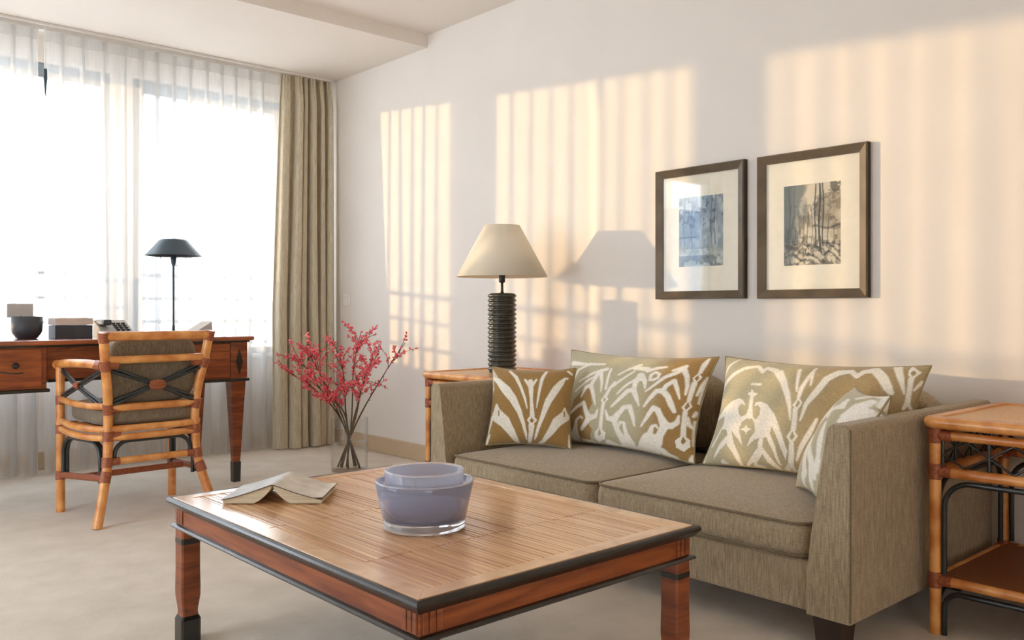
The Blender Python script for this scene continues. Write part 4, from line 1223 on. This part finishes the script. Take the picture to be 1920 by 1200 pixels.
# ------------------------------------------------------------------ desk
DK = thing('desk', 'dark red wooden writing desk with black diamond inlay in front of the window', 'desk', (-1.75, -0.60, 0))
def Dl(x, y, z=0): return (x + 1.75, y + 0.60, z)
X0, X1, Y0, Y1 = -2.46, -1.050, -0.90, -0.30
def dbox(mb, x0, x1, y0, y1, z0, z1): return mb.box(x0 + 1.75, x1 + 1.75, y0 + 0.6, y1 + 0.6, z0, z1)
tp = dbox(MB(), X0 - 0.03, X1 + 0.03, Y0 - 0.03, Y1 + 0.03, 0.743, 0.765).build('desktop', DESKTOP, DK, bevel=0.007, seg=3)
dbox(MB(), X0 - 0.01, X1 + 0.01, Y0 - 0.01, Y1 + 0.01, 0.734, 0.743).build('edge_strip', EBONY, tp)
dbox(MB(), X0, X1, Y0 + 0.02, Y1, 0.575, 0.734).build('apron', MAHOG, DK)
dbox(MB(), -2.0, -1.51, Y0 + 0.015, Y0 + 0.03, 0.572, 0.585).build('apron_strip', EBONY, DK)
for px0, px1 in ((X0, -2.008), (-1.50, X1)):
    dbox(MB(), px0, px1, Y0 + 0.004, Y1, 0.545, 0.734).build('pedestal', MAHOG, DK, bevel=0.003)
    dbox(MB(), px0 - 0.012, px1 + 0.012, Y0 - 0.008, Y1 + 0.008, 0.530, 0.545).build('lower_moulding', EBONY, DK, bevel=0.004)
for dx0, dx1 in ((-2.37, -2.03), (-1.48, -1.145)):
    dr = dbox(MB(), dx0, dx1, Y0 - 0.004, Y0 + 0.02, 0.556, 0.726).build('drawer', MAHOGH, DK, bevel=0.002)
    cxk = (dx0 + dx1) / 2 + 1.75 if dx0 < -2 else (dx0 + dx1) / 2 + 1.75
    kb = MB()
    kx = cxk + (0.062 if dx0 < -2 else 0)
    kb.tube([(kx, -0.304, 0.655), (kx, -0.318, 0.655), (kx, -0.326, 0.655)], [0.006, 0.014, 0.008], 12)
    kb.tube([(kx - 0.06, -0.307, 0.63), (kx - 0.03, -0.316, 0.622), (kx, -0.318, 0.62), (kx + 0.03, -0.316, 0.622)], 0.003, 6)
    kb.build('handle', METALD, dr)
for xx, inn in ((X0, 1), (X1, -1)):
    for yy, iy in ((Y0, 1), (Y1, -1)):
        cx, cy = xx + inn * 0.043, yy + iy * 0.043
        def sq(h, z, ox=0.0): return [Dl(cx + a * h - inn * ox, cy + b * h - iy * ox, z) for a, b in ((-1, -1), (1, -1), (1, 1), (-1, 1))]
        lg = MB().rings([sq(0.018, 0.105), sq(0.039, 0.530)], smooth=False).build('leg', MAHOG, DK, bevel=0.002)
        MB().rings([sq(0.0185, 0.0), sq(0.0205, 0.105)], smooth=False).build('foot', EBONY, lg)
        if iy > 0:
            bk = MB().rings([sq(0.0445, 0.546), sq(0.0445, 0.733)], smooth=False).build('corner_block', MAHOG, DK, bevel=0.002)
            dm = MB()
            dx_, yf = cx + 1.75, -0.3025 + 0.0
            dm.add([(dx_, yf - .002, 0.566), (dx_ + 0.02, yf - .002, 0.632), (dx_, yf - .002, 0.698), (dx_ - 0.02, yf - .002, 0.632),
                    (dx_, yf + .004, 0.566), (dx_ + 0.02, yf + .004, 0.632), (dx_, yf + .004, 0.698), (dx_ - 0.02, yf + .004, 0.632)],
                   [(0, 1, 2, 3), (0, 4, 5, 1), (1, 5, 6, 2), (2, 6, 7, 3), (3, 7, 4, 0)])
            dm.build('diamond_inlay', EBONY, bk)
ZD = 0.765
l = thing('desk_lamp', 'slim blue-grey metal desk lamp with a wide shade on the desk', 'desk lamp', (-1.322, -0.60, ZD))
MB().lathe([(0, 0), (0.075, 0), (0.078, 0.006), (0.07, 0.012), (0.014, 0.02), (0.008, 0.03), (0, 0.03)], n=40).build('base', BLUESTEEL, l)
MB().lathe([(0, 0.02), (0.006, 0.02), (0.0075, 0.05), (0.0055, 0.06), (0.0055, 0.37), (0.012, 0.385), (0.016, 0.425), (0, 0.43)], n=16).build('stem', BLUESTEEL, l)
MB().lathe([(0.146, 0.425), (0.138, 0.430), (0.072, 0.505), (0.06, 0.512), (0, 0.513), (0, 0.511), (0.069, 0.503), (0.143, 0.424)], n=56).build('lamp_shade', BLUESTEEL, l)
cr = MB()
for sgn in (-1, 1):
    p = [RT * (sgn * a) + Vector((0, 0, z)) for a, z in ((0.008, 0.375), (0.03, 0.377), (0.055, 0.392), (0.075, 0.43))]
    cr.tube(crom(p, 6), 0.0015, 5)
cr.build('shade_carrier', METALD, l)
# things on the desk
o = MB().superq((0, 0, 0.0525), (0.062, 0.062, 0.0515), 0.6, 0.6, 40, 20)
b_ = thing('desk_bowl', 'dark blue-black rounded bowl on the desk, left of the flat box', 'bowl', (-2.02, -0.60, ZD))
pr = [(0, 0.0), (0.040, 0.0), (0.046, 0.004), (0.060, 0.024), (0.0655, 0.036), (0.0665, 0.05), (0.0675, 0.106), (0.0635, 0.106), (0.0615, 0.045), (0.04, 0.012), (0, 0.01)]
MB().lathe(pr, n=48).build('body', BOXDARK, b_)
MB().lathe([(0, 0.012), (0.035, 0.016), (0.056, 0.05), (0.059, 0.08), (0, 0.085)], n=32).build('filling', BOXLID, b_)
cd = thing('desk_card', 'small grey card standing on a clip stand behind the dark bowl', 'card', (-1.985, -0.46, ZD))
MB().box(-0.09, 0.024, -0.002, 0.002, 0.10, 0.168).build('card', GREYCARD, cd)
MB().box(-0.05, -0.01, -0.02, 0.02, 0, 0.006).tube([(-0.03, 0, 0.005), (-0.03, 0.0, 0.11)], 0.003, 8).build('stand', METALD, cd)
bx = thing('storage_box', 'flat dark box with a beige lid on the desk', 'box', (-1.827, -0.60, ZD))
MB().box(-0.085, 0.085, -0.06, 0.06, 0, 0.062).build('body', BOXDARK, bx, bevel=0.002)
MB().box(-0.086, 0.086, -0.061, 0.061, 0.064, 0.098).build('lid', BOXLID, bx, bevel=0.002)
ph = thing('telephone', 'grey desk telephone tilted on the desk behind the chair', 'telephone', (-1.615, -0.56, ZD))
R = Matrix.Rotation(-0.5, 3, 'X')
MB().rings([[(-0.075, -0.085, 0), (0.08, -0.085, 0), (0.08, 0.08, 0), (-0.075, 0.08, 0)], [(-0.075, -0.085, 0.02), (0.08, -0.085, 0.02), (0.08, 0.075, 0.085), (-0.075, 0.075, 0.085)]], smooth=False).build('body', GREYCARD, ph, bevel=0.004)
MB().box(-0.068, -0.028, -0.075, 0.07, 0.06, 0.088).build('handset', BOXDARK, ph, bevel=0.008, seg=3)
kp = MB()
for i in range(3):
    for j in range(4):
        y = -0.06 + j * 0.026
        z = 0.02 + (y + 0.085) * 0.406
        kp.box(0.0 + i * 0.024, 0.016 + i * 0.024, y, y + 0.016, z, z + 0.010)
kp.build('keypad', BOXDARK, ph)
fd = thing('desk_folder', 'grey wedge-shaped folder lying on the desk right of the lamp base', 'folder', (-1.17, -0.60, ZD))
MB().rings([[(-0.075, -0.07, 0), (0.035, -0.07, 0), (0.035, 0.07, 0), (-0.075, 0.07, 0)], [(-0.075, -0.07, 0.012), (0.03, -0.07, 0.075), (0.03, 0.07, 0.075), (-0.075, 0.07, 0.012)]], smooth=False).build('cover', GREYCARD, fd, bevel=0.004)

# ------------------------------------------------------------------ rattan armchair at the desk
CH = thing('rattan_armchair', 'rattan armchair with black crossed canes and grey cushions at the desk', 'armchair', (-1.705, -1.373, 0), 0.047)
RL = {}
lev = [(0.0, 0.255, -0.060), (0.09, 0.232, -0.042), (0.24, 0.197, -0.008), (0.36, 0.19, 0.0), (0.46, 0.189, 0.0), (0.56, 0.197, -0.014), (0.66, 0.212, -0.034), (0.81, 0.231, -0.063)]
def post(s_):
    return crom([(s_ * w_, y, z) for z, w_, y in lev], 5)
def at(z):
    z = min(max(z, 0.0), 0.81)
    for (z0, w0, y0), (z1, w1, y1) in zip(lev, lev[1:]):
        if z0 <= z <= z1:
            t = (z - z0) / (z1 - z0)
            return w0 + (w1 - w0) * t, y0 + (y1 - y0) * t
FX, FY = 0.253, 0.39
R0 = 0.0195
wraps = {}
for s_ in (-1, 1):
    lg = MB().tube(post(s_), R0, 14).build('rear_leg', RATTAN, CH)
    for z in (0.20, 0.262, 0.37, 0.485, 0.67, 0.79):
        wb = MB()
        w_, y = at(z); w2, y2 = at(z + 0.026); w1, y1 = at(z - 0.026)
        wb.tube([(s_ * w1, y1, z - 0.022), (s_ * w_, y, z), (s_ * w2, y2, z + 0.020)], R0 + 0.003, 14)
        if z not in (0.20,):
            wb.tube([(s_ * w_, y, z), (s_ * (w_ - 0.05), y, z)], 0.0185 if z > 0.3 else 0.016, 12)
        wb.build('binding', WRAP, lg)
    fl = MB().tube([(s_ * FX, FY, 0), (s_ * FX, FY, 0.3), (s_ * (FX + 0.002), FY, 0.655)], 0.0185, 14).build('front_leg', RATTAN, CH)
    for z in (0.165, 0.37, 0.50):
        wb = MB().tube([(s_ * FX, FY, z - 0.02), (s_ * FX, FY, z + 0.02)], 0.0215, 14)
        wb.build('binding', WRAP, fl)
    # arm: from rear post forward, running out over the front leg
    wr_, yr_ = at(0.665)
    arm = crom([(s_ * wr_, yr_ + 0.0, 0.668), (s_ * (wr_ + 0.025), 0.10, 0.673), (s_ * (FX + 0.006), 0.28, 0.668), (s_ * (FX + 0.004), FY + 0.03, 0.657)], 6)
    am = MB().tube(arm, 0.0185, 14)
    am.superq((s_ * (FX + 0.004), FY + 0.03, 0.657), (0.021, 0.021, 0.021), 1, 1, 16, 10)
    am = am.build('arm', RATTAN, CH)
    MB().tube([(s_ * (wr_ + 0.004), yr_ + 0.018, 0.668), (s_ * (wr_ + 0.010), yr_ + 0.07, 0.670)], 0.0215, 14).build('binding', WRAP, am)
    # crossed black canes under the arm (pairs)
    xc = MB()
    for dz in (-0.008, 0.008):
        xc.tube(crom([(s_ * (FX - 0.0), FY - 0.02, 0.635 + dz), (s_ * (FX - 0.012), 0.22, 0.575 + dz * 0.8), (s_ * 0.205, 0.02, 0.50 + dz)], 6), 0.0065, 8)
        xc.tube(crom([(s_ * (wr_ + 0.006), yr_ + 0.03, 0.645 + dz), (s_ * (FX - 0.015), 0.20, 0.575 + dz * 0.8), (s_ * FX, FY - 0.02, 0.515 + dz)], 6), 0.0065, 8)
    xc.tube([(s_ * (FX - 0.018), 0.195, 0.575), (s_ * (FX - 0.010), 0.225, 0.575)], 0.016, 12, mi=1)
    xc.build('side_cross', [BLACKCANE, WRAP], CH)
    # side rails round the seat and black bent rod under it
    sr = MB()
    for z, rr in ((0.495, 0.0145), (0.398, 0.0150), (0.362, 0.0150)):
        w_, y = at(min(z, .5))
        sr.tube(crom([(s_ * w_, y, z), (s_ * (w_ + 0.045), 0.08, z), (s_ * (FX + 0.008), 0.22, z + 0.004), (s_ * FX, FY, z + 0.010)], 6), rr, 12)
    sr.build('seat_rail', RATTAN, CH)
    ar = MB()
    pts = [(0.035, 0.17), (0.035, 0.27)] + [(y, z) for y, z in arc(0.105, 0.27, 0.07, PI, PI / 2, 6)] + [(y, z) for y, z in arc(0.29, 0.27, 0.07, PI / 2, 0, 6)] + [(0.36, 0.17)]
    ar.tube([(s_ * (0.205 + 0.045 * min(1, y / 0.36)), y, z) for y, z in pts], 0.0085, 10)
    ar.tube([(s_ * (0.19 + 0.045 * min(1, y / 0.36)), y, z - 0.004) for y, z in pts], 0.0085, 10)
    ar.build('side_arch', BLACKCANE, CH)
    w_, y = at(0.20)
    MB().tube([(s_ * w_, y, 0.195), (s_ * FX, FY, 0.165)], 0.0145, 12).build('side_stretcher', WRAP, CH)
def rear_bar(z, r, name, bow=0.0, mat=RATTAN):
    w_, y = at(z)
    return MB().tube(crom([(-w_, y, z), (-w_ * 0.5, y - bow, z), (w_ * 0.5, y - bow, z), (w_, y, z)], 6), r, 14).build(name, mat, CH)
rear_bar(0.792, 0.0195, 'top_rail', 0.004)
rear_bar(0.692, 0.0165, 'back_rail', 0.004)
rear_bar(0.488, 0.0165, 'back_rail', 0.006)
rear_bar(0.398, 0.0150, 'seat_rail', 0.010)
rear_bar(0.362, 0.0150, 'seat_rail', 0.010)
rear_bar(0.262, 0.0150, 'rear_stretcher')
MB().tube([(-0.235, 0.20, 0.178), (0.235, 0.20, 0.178)], 0.0135, 12).build('cross_stretcher', WRAP, CH)
MB().tube([(-FX, FY, 0.385), (FX, FY, 0.385)], 0.017, 12).build('front_rail', RATTAN, CH)
# crossed canes of the back with their woven knot
xc = MB()
for dz in (-0.009, 0.009):
    for s_ in (-1, 1):
        wa, ya = at(0.66); wb_, yb = at(0.515)
        xc.tube(crom([(s_ * (wa - 0.015), ya - 0.004, 0.655 + dz), (0, -0.035, 0.580 + dz * 0.4), (-s_ * (wb_ - 0.012), yb - 0.004, 0.505 + dz)], 8), 0.0072, 8)
xo = xc.build('back_cross', BLACKCANE, CH)
kn = MB()
for q in range(5):
    t = (q - 2) / 2
    kn.tube([(-0.036 + 0.006 * abs(t), -0.047, 0.580 + t * 0.010), (0.0, -0.052, 0.580 + t * 0.017), (0.036 - 0.006 * abs(t), -0.047, 0.580 + t * 0.010)], 0.0065, 8)
kn.build('knot', WRAP, xo)
# black bent rod under the rear seat rail
w_, y = at(0.3)
pts = [(-0.165, 0.20)] + arc(-0.105, 0.285, 0.06, PI, PI / 2, 6) + arc(0.105, 0.285, 0.06, PI / 2, 0, 6) + [(0.165, 0.20)]
pts[0] = (-0.165, 0.278); pts[-1] = (0.165, 0.278)
MB().tube([(x, -0.004, z) for x, z in pts], 0.0095, 10).build('rear_arch', BLACKCANE, CH)
# cushions
o = MB().superq((0, 0.205, 0.452), (0.225, 0.215, 0.052), 0.5, 0.38, 56, 24).build('seat_cushion', SEATFAB, CH)
Mx = Matrix.Rotation(0.12, 3, 'X')
MB().superq((0, 0.028, 0.645), (0.192, 0.045, 0.145), 0.42, 0.42, 56, 24, Mx).build('back_cushion', SEATFAB, CH)
MB().box(-0.19, 0.19, 0.0, 0.37, 0.392, 0.402).build('seat_deck', RATTAN, CH)

# ------------------------------------------------------------------ light
sun = bpy.data.lights.new('sun', 'SUN')
sun.energy = 3.8
sun.color = (1.0, 0.67, 0.30)
sun.angle = math.radians(0.8)
so = bpy.data.objects.new('sun', sun)
COL.objects.link(so)
d = Vector((1.0, -1.33, -0.085 * 1.33)).normalized()
so.rotation_euler = d.to_track_quat('-Z', 'Y').to_euler()
so.location = (-8, 10, 3)

wd = bpy.data.worlds.new('sky')
SC.world = wd
wd.use_nodes = True
nt = wd.node_tree
nt.nodes.clear()
wo = node(nt, 'ShaderNodeOutputWorld')
bg = node(nt, 'ShaderNodeBackground')
tc = node(nt, 'ShaderNodeTexCoord')
sx = node(nt, 'ShaderNodeSeparateXYZ')
nt.links.new(tc.outputs['Generated'], sx.inputs[0])
rp = ramp(nt, [(0.0, (0.80, 0.82, 0.84, 1)), (0.48, (0.82, 0.92, 1.02, 1)), (0.53, (0.84, 0.93, 1.03, 1)), (1.0, (0.70, 0.86, 1.04, 1))])
mr = node(nt, 'ShaderNodeMapRange'); mr.inputs['From Min'].default_value = -1
nt.links.new(sx.outputs['Z'], mr.inputs['Value']); nt.links.new(mr.outputs[0], rp.inputs[0])
nt.links.new(rp.outputs[0], bg.inputs['Color'])
bg.inputs['Strength'].default_value = 5.1
nt.links.new(bg.outputs[0], wo.inputs[0])

# ------------------------------------------------------------------ camera
cam = bpy.data.cameras.new('camera')
cam.sensor_width = 36.0
cam.lens = 1640.0 / 1920.0 * 36.0
cam.shift_y = -18.0 / 1920.0
cam.clip_start = 0.02
co = bpy.data.objects.new('camera', cam)
COL.objects.link(co)
co.location = (-3.094, -5.255, 0.90)
co.rotation_euler = (PI / 2, 0, -math.radians(42))
SC.camera = co
SC.view_settings.view_transform = 'Standard'
SC.view_settings.look = 'None'
SC.view_settings.gamma = 1.0
SC.view_settings.exposure = 0.58
SC.view_settings.use_curve_mapping = False
SC.cycles.max_bounces = 14
SC.cycles.diffuse_bounces = 8
SC.cycles.transparent_max_bounces = 32
SC.cycles.transmission_bounces = 12
SC.cycles.sample_clamp_indirect = 8.0
SC.cycles.use_denoising = True
